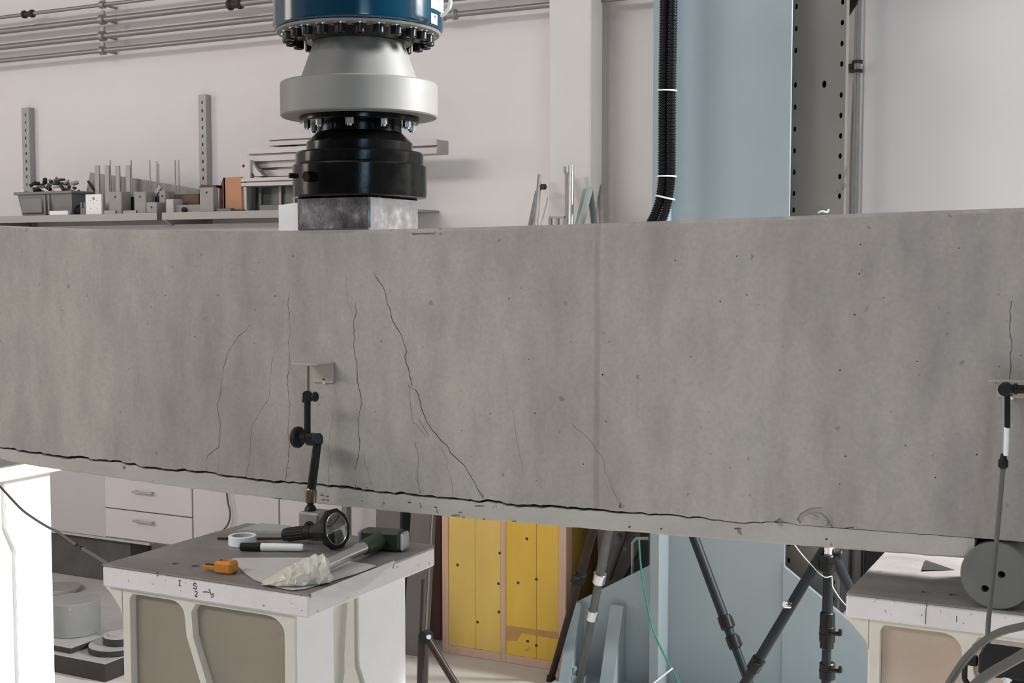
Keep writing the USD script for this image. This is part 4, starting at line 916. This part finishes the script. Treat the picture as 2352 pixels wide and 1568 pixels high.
# blocks on the beam
Zt = float(ztop(AX)) + .0
bx0, bx1 = at(681, 500, Y=2.425)[0], at(849, 500, Y=2.425)[0]
single("load_block", bx((bx0, 2.425, max(ztop(bx0), ztop(bx1)) + .0), (bx1, 2.425 + .215, zpx(454.5) - .0005), .004), K["steel"], "scratched steel load block between the swivel joint and the beam", "steel block")
wa, wb = at(640, 500, Y=2.50)[0], at(700, 500, Y=2.50)[0]
wv = [(wa, 2.50, ztop(wa) + .001), (bx0 - .004, 2.50, ztop(wa) + .001), (wa, 2.62, ztop(wa) + .001), (bx0 - .004, 2.62, ztop(wa) + .001)]
zt0, zt1 = at(640, 471, Y=2.50)[2], at(678, 461, Y=2.50)[2]
wv += [(wa, 2.50, zt0), (bx0 - .004, 2.50, zt1), (wa, 2.62, zt0), (bx0 - .004, 2.62, zt1)]
single("white_block", tm(m3.Manifold.hull_points(np.array(wv))), K["pedlit"], "small white block on the beam just left of the steel load block", "block")

# ---------------------------------------------------------------- sensor tabs on the beam
def tab(label, x0, x1, y0, y1, fx0, out):
    a, b = at(x0, y0, Y=2.405), at(x1, y1, Y=2.405); xf = at(fx0, y0, Y=2.405)[0]
    t = thing("sensor_tab", label, "sensor bracket", (a[0], 2.41, a[2]))
    obj("plate", bx((a[0], 2.405, b[2]), (b[0], 2.4098, a[2]), .0008), K["brackface"], t)
    obj("ledge", bx((a[0] - .01, 2.41 - out, a[2] - .001), (b[0] + .002, 2.4098, a[2] + .0018), .0006), K["brackface"], t)
    q = at((x0 + x1) / 2 + 2, y1 - 9, Y=2.404); obj("screw", cyl(V(q[0], 2.4055, q[2]), V(q[0], 2.403, q[2]), .0022, n=10), K["darkedge"], t)
    q = at((x0 + x1) / 2 + 3, y1 - 1, Y=2.404); obj("glue_drop", trimesh.creation.icosphere(2, .003).apply_translation((q[0], 2.404, q[2])), K["white"], t)
    return a
ta = tab("small dull metal sensor tab glued to the beam above the magnetic stand", 717, 765, 831, 880, 700, .07)
tb = tab("small white sensor tab glued near the right end of the beam", 2290, 2352, 872, 915, 2283, .035)

# ---------------------------------------------------------------- magnetic stand
q = at(713, 1214, Z=ZP); sx, sy = q[0], 2.33
pt = lambda x, y, Y=None: at(x, y, Y=sy if Y is None else Y)
zt = at(713, 1172, Y=sy)[2]
t = thing("magnetic_stand", "black jointed measuring arm on a grey magnetic base under the beam", "measuring stand", (sx, sy, ZP))
bs = man(bx((at(684, 1190, Y=sy - .025)[0], sy - .025, ZP), (at(684, 1190, Y=sy - .025)[0] + .056, sy + .03, zt), .004))
qc = at(716, 1194, Y=sy - .025); bs = bs - man(cyl(V(qc[0] - .006, sy - .04, ZP + .026), V(qc[0] - .006, sy - .005, ZP + .026), .017, n=28))
obj("magnet_base", bs, K["galv"], t)
obj("switch_knob", [cyl(V(qc[0] - .006, sy - .030, ZP + .026), V(qc[0] - .006, sy - .004, ZP + .026), .0155, n=28, bev=.003), bx((qc[0] - .009, sy - .036, ZP + .012), (qc[0] - .003, sy - .028, ZP + .040), .001)], K["rubber"], t)
obj("base_nut", lathe([(0, 0), (.014, 0), (.012, .006), (.007, .012), (.006, .022), (0, .022)], pt(713, 1170), (0, 0, 1), 24), K["blackalu"], t)
obj("lower_joint", lathe([(0, 0), (.008, 0), (.013, .004), (.0135, .030), (.010, .037), (.007, .039), (0, .039)], pt(713, 1156), pt(714, 1126) - pt(713, 1156), 28), K["brass"], t)
obj("lower_arm", cyl(pt(714, 1130), pt(729, 1018), .0105, .0095, n=24, bev=.001), K["blackalu"], t)
obj("pivot_block", [bx(pt(703, 1021) + V(0, -.012, 0), pt(738, 996) + V(0, .012, 0), .006), cyl(pt(729, 1008, sy - .016), pt(729, 1008, sy + .014), .0125, n=24, bev=.002)], K["blackalu"], t)
obj("pivot_knob", [lathe([(0, 0), (.006, 0), (.010, .012), (.010, .016), (.022, .018), (.0245, .021), (.0245, .028), (.022, .031), (0, .031)], pt(704, 1005), pt(672, 1003) - pt(704, 1005), 32)], K["rubber"], t)
obj("upper_arm", cyl(pt(706, 1000), pt(706, 912), .0075, n=24, bev=.001), K["blackalu"], t)
obj("rod_clamp", [bx(pt(697, 922) + V(0, -.008, 0), pt(715, 900) + V(0, .008, 0), .004), lathe([(0, 0), (.008, 0), (.008, .002), (.004, .004), (0, .004)], pt(706, 901), (0, 0, 1), 20), cyl(pt(697, 919), pt(701, 919), .006, n=12)], K["blackalu"], t)
obj("clamp_knob", lathe([(0, 0), (.004, 0), (.004, .007), (.010, .009), (.0115, .012), (.0105, .016), (0, .016)], pt(713, 911), pt(730, 911) - pt(713, 911), 24), K["rubber"], t)
obj("probe_rod", cyl(pt(708, 902), V(*(pt(708, 838)[:2]), ta[2] - .002), .0026, n=12), K["brass"], t)

# ================================================================ THINGS ON THE MIDDLE PEDESTAL
def zp_at(x, y, h=0.): return at(x, y, Z=ZP + h)
# torch
hb = zp_at(770, 1262); torch_c = hb + V(0, 0, .0455)
toc = CP - torch_c; toc[2] = 0; toc /= np.linalg.norm(toc)
rgt = V(-toc[1], toc[0], 0)
axd = math.cos(math.radians(50)) * toc + math.sin(math.radians(50)) * rgt; axd = axd + V(0, 0, .20); axd = axd / np.linalg.norm(axd)
t = thing("torch", "black torch with a wide round lens lying on the middle pedestal", "torch", (torch_c[0], torch_c[1], ZP))
rh = .0455; hr = .0145
body_ax = axd + V(0, 0, .0)
hd = lathe([(hr, -.065), (hr + .002, -.056), (.024, -.034), (.036, -.012), (rh, -.006), (rh, .003), (rh - .002, .005), (rh - .010, .004), (rh - .011, .001), (0, .0005), (0, -.06), (hr, -.065)], torch_c, body_ax, 10)
obj("head", hd, K["rubber"], t, smooth=20)
obj("lens", lathe([(0, .0006), (rh - .0115, .0012), (rh - .0115, .0032), (.018, .0052), (0, .006), (0, .0006)], torch_c, body_ax, 40), K["lens"], t)
hnd = [lathe([(0, -.150), (hr - .003, -.150), (hr, -.146), (hr, -.066), (0, -.064)], torch_c, body_ax, 30)]
u_, v_, d_ = frame(body_ax)
obj("handle", hnd, K["rubber"], t)
for k in range(14):
    a = 2 * math.pi * k / 14; o = (hr) * (math.cos(a) * u_ + math.sin(a) * v_)
    obj("grip_rib", cyl(torch_c - d_ * .138 + o, torch_c - d_ * .085 + o, .0014, n=6), K["rubber"], t)
obj("lens_ring", lathe([(rh - .013, .003), (rh - .0115, .0056), (rh - .0100, .0045), (rh - .013, .003)], torch_c, body_ax, 48), K["chrome"], t)
# club hammer
t = None
ha, hbq = zp_at(820, 1263), zp_at(902, 1269)
hax = (hbq - ha); hax[2] = 0; Lh = .106; hax /= np.linalg.norm(hax); hn = V(-hax[1], hax[0], 0)     # hn points away from the camera
hc = ha + hax * Lh / 2 + hn * .022 + V(0, 0, .0225)
t = thing("club_hammer", "dark green club hammer lying on the middle pedestal, handle in the plastic bag", "hammer", (hc[0], hc[1], ZP))
obj("head", oriented_box(hc, (hax, hn, V(0, 0, 1)), (Lh / 2 - .006, .0215, .0222), .006), K["green"], t)
for s in (-1, 1): obj("striking_face", oriented_box(hc + hax * s * (Lh / 2 - .003), (hax, hn, V(0, 0, 1)), (.004, .0195, .0200), .004), K["platetop"], t)
h0_ = hc - hn * .0215 - hax * .004; h1_ = zp_at(700, 1318, .020)
hd_ = (h1_ - h0_); Lhd = np.linalg.norm(hd_); hd_ /= Lhd
obj("sleeve", lathe([(0, -.004), (.019, -.004), (.0185, .02), (.0165, .06), (.0150, .064), (0, .064)], h0_, hd_, 24), K["greensleeve"], t)
obj("handle", lathe([(0, .06), (.0135, .06), (.0125, .12), (.0145, Lhd - .02), (.011, Lhd), (0, Lhd)], h0_, hd_, 24), K["chrome"], t)
# plastic bag crumpled round the handle
A0, A1 = zp_at(758, 1306, .026), zp_at(604, 1340, .004)
ad = A1 - A0; La = np.linalg.norm(ad); ad /= La; su = np.cross(ad, V(0, 0, 1)); su /= np.linalg.norm(su); uu = np.cross(su, ad)
rg = np.random.default_rng(23); NS, NT = 17, 20; rgs = []
prof_r = PchipInterpolator([0, .06, .16, .35, .6, .82, 1.0], [.017, .030, .0335, .031, .027, .018, .004])
for i in range(NS):
    f_ = i / (NS - 1); row = []
    for k in range(NT):
        a = 2 * math.pi * (k + .5 * (i % 2)) / NT
        r = float(prof_r(f_)) * (1 + rg.uniform(-.17, .17)); wide = 1 + .75 * f_
        p = A0 + ad * (La * f_ + rg.uniform(-.004, .004)) + su * r * wide * math.cos(a) + uu * r * (1.05 - .55 * f_) * math.sin(a)
        p[2] = max(p[2], ZP + .0042); row.append(p)
    rgs.append(row)
vb = np.array(rgs).reshape(-1, 3); fb_ = []
for i in range(NS - 1):
    for k in range(NT):
        a_, b_, c__, d__ = i * NT + k, i * NT + (k + 1) % NT, (i + 1) * NT + (k + 1) % NT, (i + 1) * NT + k
        fb_ += [(a_, b_, c__), (a_, c__, d__)] if (i + k) % 2 else [(a_, b_, d__), (b_, c__, d__)]
vb = np.vstack([vb, A0 + ad * .006, A1]); n0 = len(vb) - 2
for k in range(NT): fb_ += [(n0, (k + 1) % NT, k), (n0 + 1, (NS - 1) * NT + k, (NS - 1) * NT + (k + 1) % NT)]
single("plastic_bag", trimesh.Trimesh(vb, np.array(fb_), process=False), K["bag"], "crumpled translucent plastic bag wrapped round the hammer handle", "bag", smooth=14)
# plastic sheet under it
ol = [(537, 1285), (556, 1284), (640, 1284), (720, 1284), (800, 1291), (850, 1299), (880, 1309), (899, 1289 + 15), (800, 1324), (700, 1353), (670, 1357), (640, 1350), (590, 1334), (566, 1318), (550, 1300)]
po = Polygon([tuple(zp_at(x, y)[:2]) for x, y in ol]).buffer(.004).intersection(sbox(R1[0] + .005, R1[1] + .004, R1[2] - .004, R1[3]))
gx_, gy_ = np.meshgrid(np.arange(R1[0], R1[2], .006), np.arange(R1[1], R1[3], .006)); g = np.stack([gx_.ravel(), gy_.ravel()], 1)
from scipy.spatial import Delaunay
ins = np.array([po.contains(Point(*q)) for q in g]); bd = np.array([po.exterior.interpolate(s).coords[0] for s in np.arange(0, po.exterior.length, .006)])
pts2 = np.vstack([g[ins], bd]); de = Delaunay(pts2); tri_ = de.simplices[[po.contains(Point(*pts2[s].mean(0))) for s in de.simplices]]
zz = ZP + .0012 + .0022 * meshkit.fbm(np.c_[pts2 * 14, np.zeros(len(pts2))], 3, 3)
v3 = np.c_[pts2, zz]; v4 = np.c_[pts2, zz - .0006]; n_ = len(pts2)
e = np.sort(np.vstack([tri_[:, [0, 1]], tri_[:, [1, 2]], tri_[:, [2, 0]]]), 1)
shm = trimesh.Trimesh(np.vstack([v3, v4]), np.vstack([tri_, tri_[:, ::-1] + n_]), process=False)
t = thing("plastic_sheet", "thin translucent plastic sheet spread over the near corner of the middle pedestal", "sheet", (R1[2], R1[1], ZP))
obj("flat_part", shm, K["sheet"], t, smooth=True)
# its flap over the right-hand edge of the slab
fl = []
ys = np.linspace(R1[1] + .004, R1[1] + .30, 40)
low = .030 * np.sin(np.linspace(.25, 3.14, 40)) + .004
for i, y in enumerate(ys):
    for j in range(6): fl.append(V(R1[2] + .0022 + .0016 * meshkit.noise(V(y * 40, j, 0)), y, ZP + .0018 - low[i] * j / 5))
ff = []
for i in range(39):
    for j in range(5): a_ = i * 6 + j; ff += [(a_, a_ + 6, a_ + 7), (a_, a_ + 7, a_ + 1)]
fv = np.array(fl); shf = np.vstack([fv, fv - V(.0006, 0, 0)]); ffb = np.array(ff)
obj("flap", trimesh.Trimesh(shf, np.vstack([ffb, ffb[:, ::-1] + len(fv)]), process=False), K["sheet"], t, smooth=True)
# marker pen
ma, mb = zp_at(552, 1265, .0), zp_at(697, 1267, .0)
d = mb - ma; Lm = np.linalg.norm(d); d /= Lm; o = V(0, 0, .0095)
t = thing("marker_pen", "white marker pen with a black cap on the middle pedestal", "marker", ((ma + mb)[0] / 2, (ma + mb)[1] / 2, ZP))
obj("barrel", lathe([(0, .040), (.0085, .040), (.0085, Lm - .004), (.0065, Lm), (0, Lm)], ma + o, d, 24), K["white"], t)
obj("cap", lathe([(0, 0), (.007, 0), (.0088, .002), (.0095, .044), (.0085, .046), (0, .046)], ma + o, d, 24), K["rubber"], t)
# tape roll
tc = zp_at(557, 1250)
tr = man(cyl(tc, tc + V(0, 0, .021), .031, n=48, bev=.001)) - man(cyl(tc - V(0, 0, .01), tc + V(0, 0, .05), .0235, n=40))
t = thing("tape_roll", "white roll of adhesive tape lying flat on the middle pedestal", "tape roll", (tc[0], tc[1], ZP))
obj("tape", tr, K["white"], t)
obj("core", man(cyl(tc + V(0, 0, .001), tc + V(0, 0, .020), .0236, n=40)) - man(cyl(tc - V(0, 0, .01), tc + V(0, 0, .05), .0215, n=40)), K["cabside"], t)
# orange clip with prongs
oc = zp_at(520, 1316); t = thing("orange_clip", "orange plastic clip with two brown prongs on the middle pedestal", "clip", (oc[0], oc[1], ZP))
od = V(*(zp_at(545, 1318) - zp_at(497, 1313))[:2], 0); od /= np.linalg.norm(od); on = V(-od[1], od[0], 0)
ob_ = man(oriented_box(oc + V(0, 0, .0135), (od, on, V(0, 0, 1)), (.021, .016, .0130), .005)) - man(oriented_box(oc + V(0, 0, .027) - od * .005, (od, on, V(0, 0, 1)), (.010, .007, .010), .001))
obj("body", ob_, K["orange"], t)
for s in (-1, 1): obj("prong", oriented_box(oc + V(0, 0, .010) - od * .036 + on * .007 * s, (od, on, V(0, 0, 1)), (.018, .0032, .004), .001), K["brownplastic"] if s > 0 else K["orange"], t)
# thin rod and steel offcut plate at the back
single("scriber_rod", cyl(zp_at(500, 1236, .003), zp_at(672, 1236, .003), .0026, n=10), K["brownplastic"], "thin dark rod lying behind the tape roll on the pedestal", "rod")
op = Polygon([tuple(zp_at(x, y)[:2]) for x, y in ((545, 1222), (600, 1206), (668, 1212), (660, 1226))]).intersection(sbox(R1[0], R1[1], R1[2], R1[3] - .001))
single("offcut_plate", extz(op, ZP, ZP + .006), K["platetop"], "thin grey steel offcut plate at the back corner of the middle pedestal", "offcut plate")

# ---------------------------------------------------------------- cable from the left
cb_ = [at(-160, 1020, Y=2.0), at(-60, 1075, Y=2.05), at(0, 1117, Y=2.1), at(60, 1178, Y=2.12), at(120, 1215, Y=2.10), at(180, 1254, Y=2.03), at(246, 1297, Y=1.95), at(258, 1299, Y=2.0)]
t = thing("sensor_cable", "thin grey cable crossing the bright left pedestal to the middle pedestal's corner", "cable", at(120, 1215, Y=2.10))
obj("cable_strand", tube(cb_, .0028, 8, 80), K["cable"], t)
q = at(180, 1254, Y=2.03); q2 = at(186, 1259, Y=2.02)
obj("tie", tube([q - .006 * CR + .004 * CU, q, q2, q2 + .006 * CU], .004, 8), K["darkedge"], t)
obj("second_strand", tube([at(183, 1254, Y=2.028), at(215, 1272, Y=1.99), at(249, 1294, Y=1.945)], .0022, 8, 20), K["cable"], t)

# ================================================================ TRIPODS
def leg(t, a, b, r, k, clamps=(), ck="darkedge", name="leg", taper=.8):
    """leg from a (top) to b; clamps at fractions of its length, thinner after each"""
    d = b - a; L = np.linalg.norm(d); ts = [0] + list(clamps) + [1]; parts = []
    for i in range(len(ts) - 1): parts.append(cyl(a + d * ts[i], a + d * ts[i + 1], r * taper ** i, n=18, bev=.001))
    lg = obj(name, parts, K[k], t)
    for i, c in enumerate(clamps):
        p = a + d * c; u, v, dd = frame(d)
        obj("leg_clamp", [cyl(p - dd * .022, p + dd * .022, r * taper ** i * 1.38, n=16, bev=.003), oriented_box(p + u * r * 1.5 - v * r * .6, (u, v, dd), (r * .8, r * .7, .016), .003)], K[ck], lg)
    return lg
def thru(p, q, Ya, Yb, ext=None):
    return at(*p, Y=Ya), at(*q, Y=Yb)
# tripod A: apex hidden behind the beam
ap = at(1458, 935, Y=4.05)
t = thing("tripod", "black and chrome tripod standing between the yellow crate and blue column", "tripod", (ap[0], ap[1], 0))
def to_floor(ap, px, py, Zf=0.0): return at(px, py, Z=Zf)
f1 = at(1266, 1556, Z=.012)
f2 = at(1328, 1585, Z=.012)
f3d = at(1712, 1565, Y=3.85); f3 = ap + (f3d - ap) * ((ap[2] - .012) / (ap[2] - f3d[2]))
leg(t, ap + V(-.03, .02, 0), f1, .0165, "brownblack", (.60,), "rubber")
leg(t, ap + V(0, -.03, 0), f2, .0175, "darktube", (.575, .71), "chrome", taper=.9)
leg(t, ap + V(.03, .02, 0), f3, .0165, "tripblue", (.585, .635), "blackalu", taper=.92)
for f_ in (f1, f2, f3): obj("rubber_foot", cyl(V(f_[0], f_[1], 0), V(f_[0], f_[1], .022), .02, .016, n=16), K["rubber"], t)
obj("tripod_head", [cyl(ap + V(0, 0, -.05), ap + V(0, 0, .05), .035, n=24, bev=.004)], K["blackalu"], t)
# tripod B: in front of the blue column, right
YT = 3.45
ap = at(1904, 1262, Y=YT)
t = thing("light_stand_tripod", "dark steel tripod with a collared upright tube left of the right pedestal", "tripod", (ap[0], ap[1], 0))
vb = at(1897, 1568, Y=YT - .02); fb = ap + (vb - ap) * ((ap[2] - .012) / (ap[2] - vb[2]))
lb = at(1716, 1568, Y=YT + .02); lf = ap + (lb - ap) * ((ap[2] - .012) / (ap[2] - lb[2]))
rf = V(ap[0] + .30, ap[1] + .45, .012)
leg(t, ap + V(-.012, 0, -.0), lf, .0145, "tripblue", (.42,), "blackalu", taper=.95)
kq = at(1815, 1388, Y=YT - .02); obj("lever_knob", [cyl(kq, kq + V(-.012, -.018, .004), .011, n=14, bev=.003)], K["chrome"], t)
leg(t, ap + V(.0, 0, -.015), fb, .0148, "tripblue", (.215, .63 * .45), "blackalu", taper=.92)
for py in (1293, 1455, 1540):
    z = at(1900, py, Y=YT - .01)
    obj("collar", [cyl(z - V(0, 0, .024), z + V(0, 0, .024), .0215, n=22, bev=.003), cyl(z - V(0, 0, .004), z + V(0, 0, .002), .0225, n=22)], K["blackalu"], t)
for py in (1455, 1540):
    z = at(1907, py - 2, Y=YT - .03); obj("collar_lever", [cyl(z, z + V(.026, 0, 0), .006, n=10), cyl(z + V(.026, 0, -.004), z + V(.028, 0, .014), .0055, n=10, bev=.001)], K["blackalu"], t)
leg(t, ap + V(.0, .012, -.0), rf, .0145, "tripblue", (.5,), "blackalu", taper=.95)
obj("tripod_head", [cyl(ap + V(0, 0, -.045), ap + V(0, 0, .012), .0165, n=24, bev=.004)], K["chrome"], t)
hk = at(1921, 1272, Y=YT); obj("head_knob", [cyl(hk + V(-.02, 0, .0), hk + V(.008, 0, 0), .007, n=10), cyl(hk + V(.006, -.006, 0), hk + V(.018, -.006, 0), .013, n=10, bev=.003)], K["rubber"], t)
# tripod C: joint beside the middle pedestal
YQ = 3.55
jc = at(978, 1462, Y=YQ)
t = thing("folding_stand", "black folding stand with a round joint beside the middle pedestal", "stand", (jc[0], jc[1], 0))
d1 = at(966, 1568, Y=YQ) - at(968, 1475, Y=YQ); l1a = at(968, 1470, Y=YQ)
g1 = l1a + d1 * ((l1a[2]) / -d1[2]); d2 = at(1047, 1568, Y=YQ) - at(983, 1465, Y=YQ); l2a = at(983, 1468, Y=YQ); g2 = l2a + d2 * (l2a[2] / -d2[2])
obj("leg", cyl(l1a, g1, .0125, n=16), K["brownblack"], t); obj("leg", cyl(l2a, g2, .0125, n=16), K["brownblack"], t)
g3 = V(jc[0] - .25, jc[1] + .40, 0); obj("leg", cyl(jc, g3, .0125, n=16), K["brownblack"], t)
obj("joint", [cyl(jc + V(0, -.02, 0), jc + V(0, .02, 0), .021, n=24, bev=.004)], K["blackalu"], t)
obj("joint_screw", [cyl(at(985, 1462, Y=YQ - .026), at(985, 1462, Y=YQ - .018), .0085, n=14, bev=.002)], K["chrome"], t)
obj("upright_rail", cyl(at(966, 1470, Y=YQ), at(972, 1330, Y=YQ), .0055, n=14), K["brownblack"], t)

# ---------------------------------------------------------------- green line and pale cords
single("green_line", tube([at(1468, 1236, Y=4.34), at(1472, 1300, Y=4.34), at(1483, 1370, Y=4.33), at(1498, 1440, Y=4.30), at(1524, 1500, Y=4.24), at(1545, 1540, Y=4.2), at(1562, 1572, Y=4.15), at(1600, 1640, Z=.04)], .0038, 8, 60), K["hosegreen"], "thin green line hanging in front of the blue column", "line")
single("pale_stick", cyl(at(1545, 1534, Y=4.05), at(1490, 1578, Y=3.98), .0032, n=8), K["string"], "short pale stick crossing the green line near the floor", "stick")
single("pale_string", tube([at(1822, 1246, Y=3.42), at(1862, 1295, Y=3.42), at(1884, 1318, Y=3.41), at(1897, 1326, Y=3.40), at(1910, 1322, Y=3.41), at(1912, 1345, Y=3.42), at(1925, 1368, Y=3.35), at(1950, 1394, Y=3.2)], .0016, 6, 50), K["string"], "thin pale cord looped round the collared tripod tube", "cord")
# pale panel pieces seen between the tripod and the right pedestal
t = thing("wall_pallet", "pale grey upright frame against the wall behind the right pedestal", "frame", (at(1990, 1300, Y=4.9)[0], 4.9, 0))
obj("post", bx((at(1930, 1300, Y=4.9)[0], 4.9, 0), (at(1948, 1300, Y=4.9)[0], 4.94, 1.1), .003), K["cabside"], t)
obj("post", bx((at(1962, 1300, Y=4.9)[0], 4.9, 0), (at(1978, 1300, Y=4.9)[0], 4.94, 1.1), .003), K["cabinet"], t)
obj("rail", bx((at(1930, 1300, Y=4.9)[0], 4.94, .85), (at(2080, 1300, Y=4.9)[0], 4.96, 1.1), .003), K["cabside"], t)
single("black_chest", bx((at(1984, 1300, Y=4.7)[0], 4.70, 0), (at(1984, 1300, Y=4.7)[0] + .95, 5.1, at(2000, 1190, Y=4.7)[2]), .006), K["darkhole"], "large black chest behind the right pedestal", "chest")

# ================================================================ RIGHT-HAND TRANSDUCER
YL = 2.36
pt = lambda x, y: at(x, y, Y=YL)
t = thing("displacement_transducer", "slim displacement transducer hanging vertically before the right end of the beam", "transducer", pt(2308, 960))
obj("head_clamp", [cyl(pt(2309, 893) + V(0, -.014, 0), pt(2309, 893) + V(0, .014, 0), .0115, n=24, bev=.003)], K["rubber"], t)
obj("support_arm", [cyl(pt(2312, 892), pt(2352, 894) + (pt(2352, 894) - pt(2312, 892)) * 2.2, .0075, n=16), cyl(pt(2328, 893), pt(2338, 893), .010, n=18, bev=.002)], K["blackalu"], t)
obj("probe_tip", cyl(pt(2311, 885), V(pt(2311, 885)[0], YL, tb[2] - .0015), .003, n=10), K["blackalu"], t)
obj("sleeve", cyl(pt(2313, 892), pt(2313, 982), .0055, n=16), K["blackalu"], t)
obj("body", cyl(pt(2307, 896), pt(2305, 1050), .0042, n=16), K["galv"], t)
obj("barrel", cyl(pt(2311, 980), pt(2309, 1046), .0052, n=16), K["white"], t)
obj("cable_gland", lathe([(0, 0), (.005, 0), (.0085, .004), (.0085, .014), (.006, .018), (.004, .028), (0, .028)], pt(2304, 1076), (0, 0, 1), 20), K["rubber"], t)
YX = 2.20
obj("signal_cable", tube([pt(2304, 1074), at(2300, 1120, Y=YL), at(2292, 1210, Y=YL - .01), at(2285, 1280, Y=YL - .03), at(2276, 1370, Y=YL - .07), at(2270, 1430, Y=YL - .10), at(2270, 1500, Y=YL - .12), at(2272, 1540, Y=YL - .12)], .0042, 10, 60), K["cable"], t)
# sensor box and cables at the lower right
YO = 2.12
a, b = at(2246, 1552, Y=YO), at(2246, 1500, Y=YO); bxr = at(2420, 1500, Y=YO)[0]
t = thing("sensor_box", "black sensor box with connectors at the lower right corner", "sensor box", (a[0], YO, a[2]))
obj("housing", bx((a[0], YO, a[2]), (bxr, YO + .07, b[2]), .005), K["rubber"], t)
c = at(2246, 1518, Y=YO + .02); obj("connector", [cyl(c, c - V(.014, 0, 0), .009, n=14, bev=.002), tube([c - V(.012, 0, .004), c - V(.020, 0, .008), c - V(.020, 0, .03), c + V(0, -.01, -.045)], .0045, 8, 20)], K["rubber"], t)
c = at(2312, 1556, Y=YO + .01); obj("fitting", [cyl(c + V(0, 0, .012), c - V(0, 0, .02), .007, n=14, bev=.001), cyl(c + V(0, 0, .003), c - V(0, 0, .003), .010, n=6)], K["chrome"], t)
obj("mount_post", cyl(V(bxr - .03, YO + .05, 0), V(bxr - .03, YO + .05, a[2]), .012, n=16), K["blackalu"], t)
obj("lower_box", bx((at(2318, 1560, Y=YO + .03)[0], YO + .03, a[2] - .22), (bxr, YO + .10, a[2] - .001), .004), K["rubber"], t)
single("thick_cable", tube([at(2420, 1424, Y=1.95), at(2352, 1437, Y=1.95), at(2300, 1450, Y=1.96), at(2258, 1474, Y=1.97), at(2222, 1508, Y=1.97), at(2195, 1545, Y=1.96), at(2172, 1590, Y=1.95), at(2160, 1700, Y=1.95)], .0058, 10, 60), K["cable"], "thick grey cable arching over the black sensor box", "cable")
single("thick_cable", tube([at(2420, 1456, Y=1.9), at(2352, 1502, Y=1.9), at(2310, 1526, Y=1.9), at(2266, 1552, Y=1.9), at(2230, 1585, Y=1.9), at(2200, 1680, Y=1.9)], .0075, 10, 60), K["cable"], "thick grey cable crossing in front of the black sensor box", "cable")
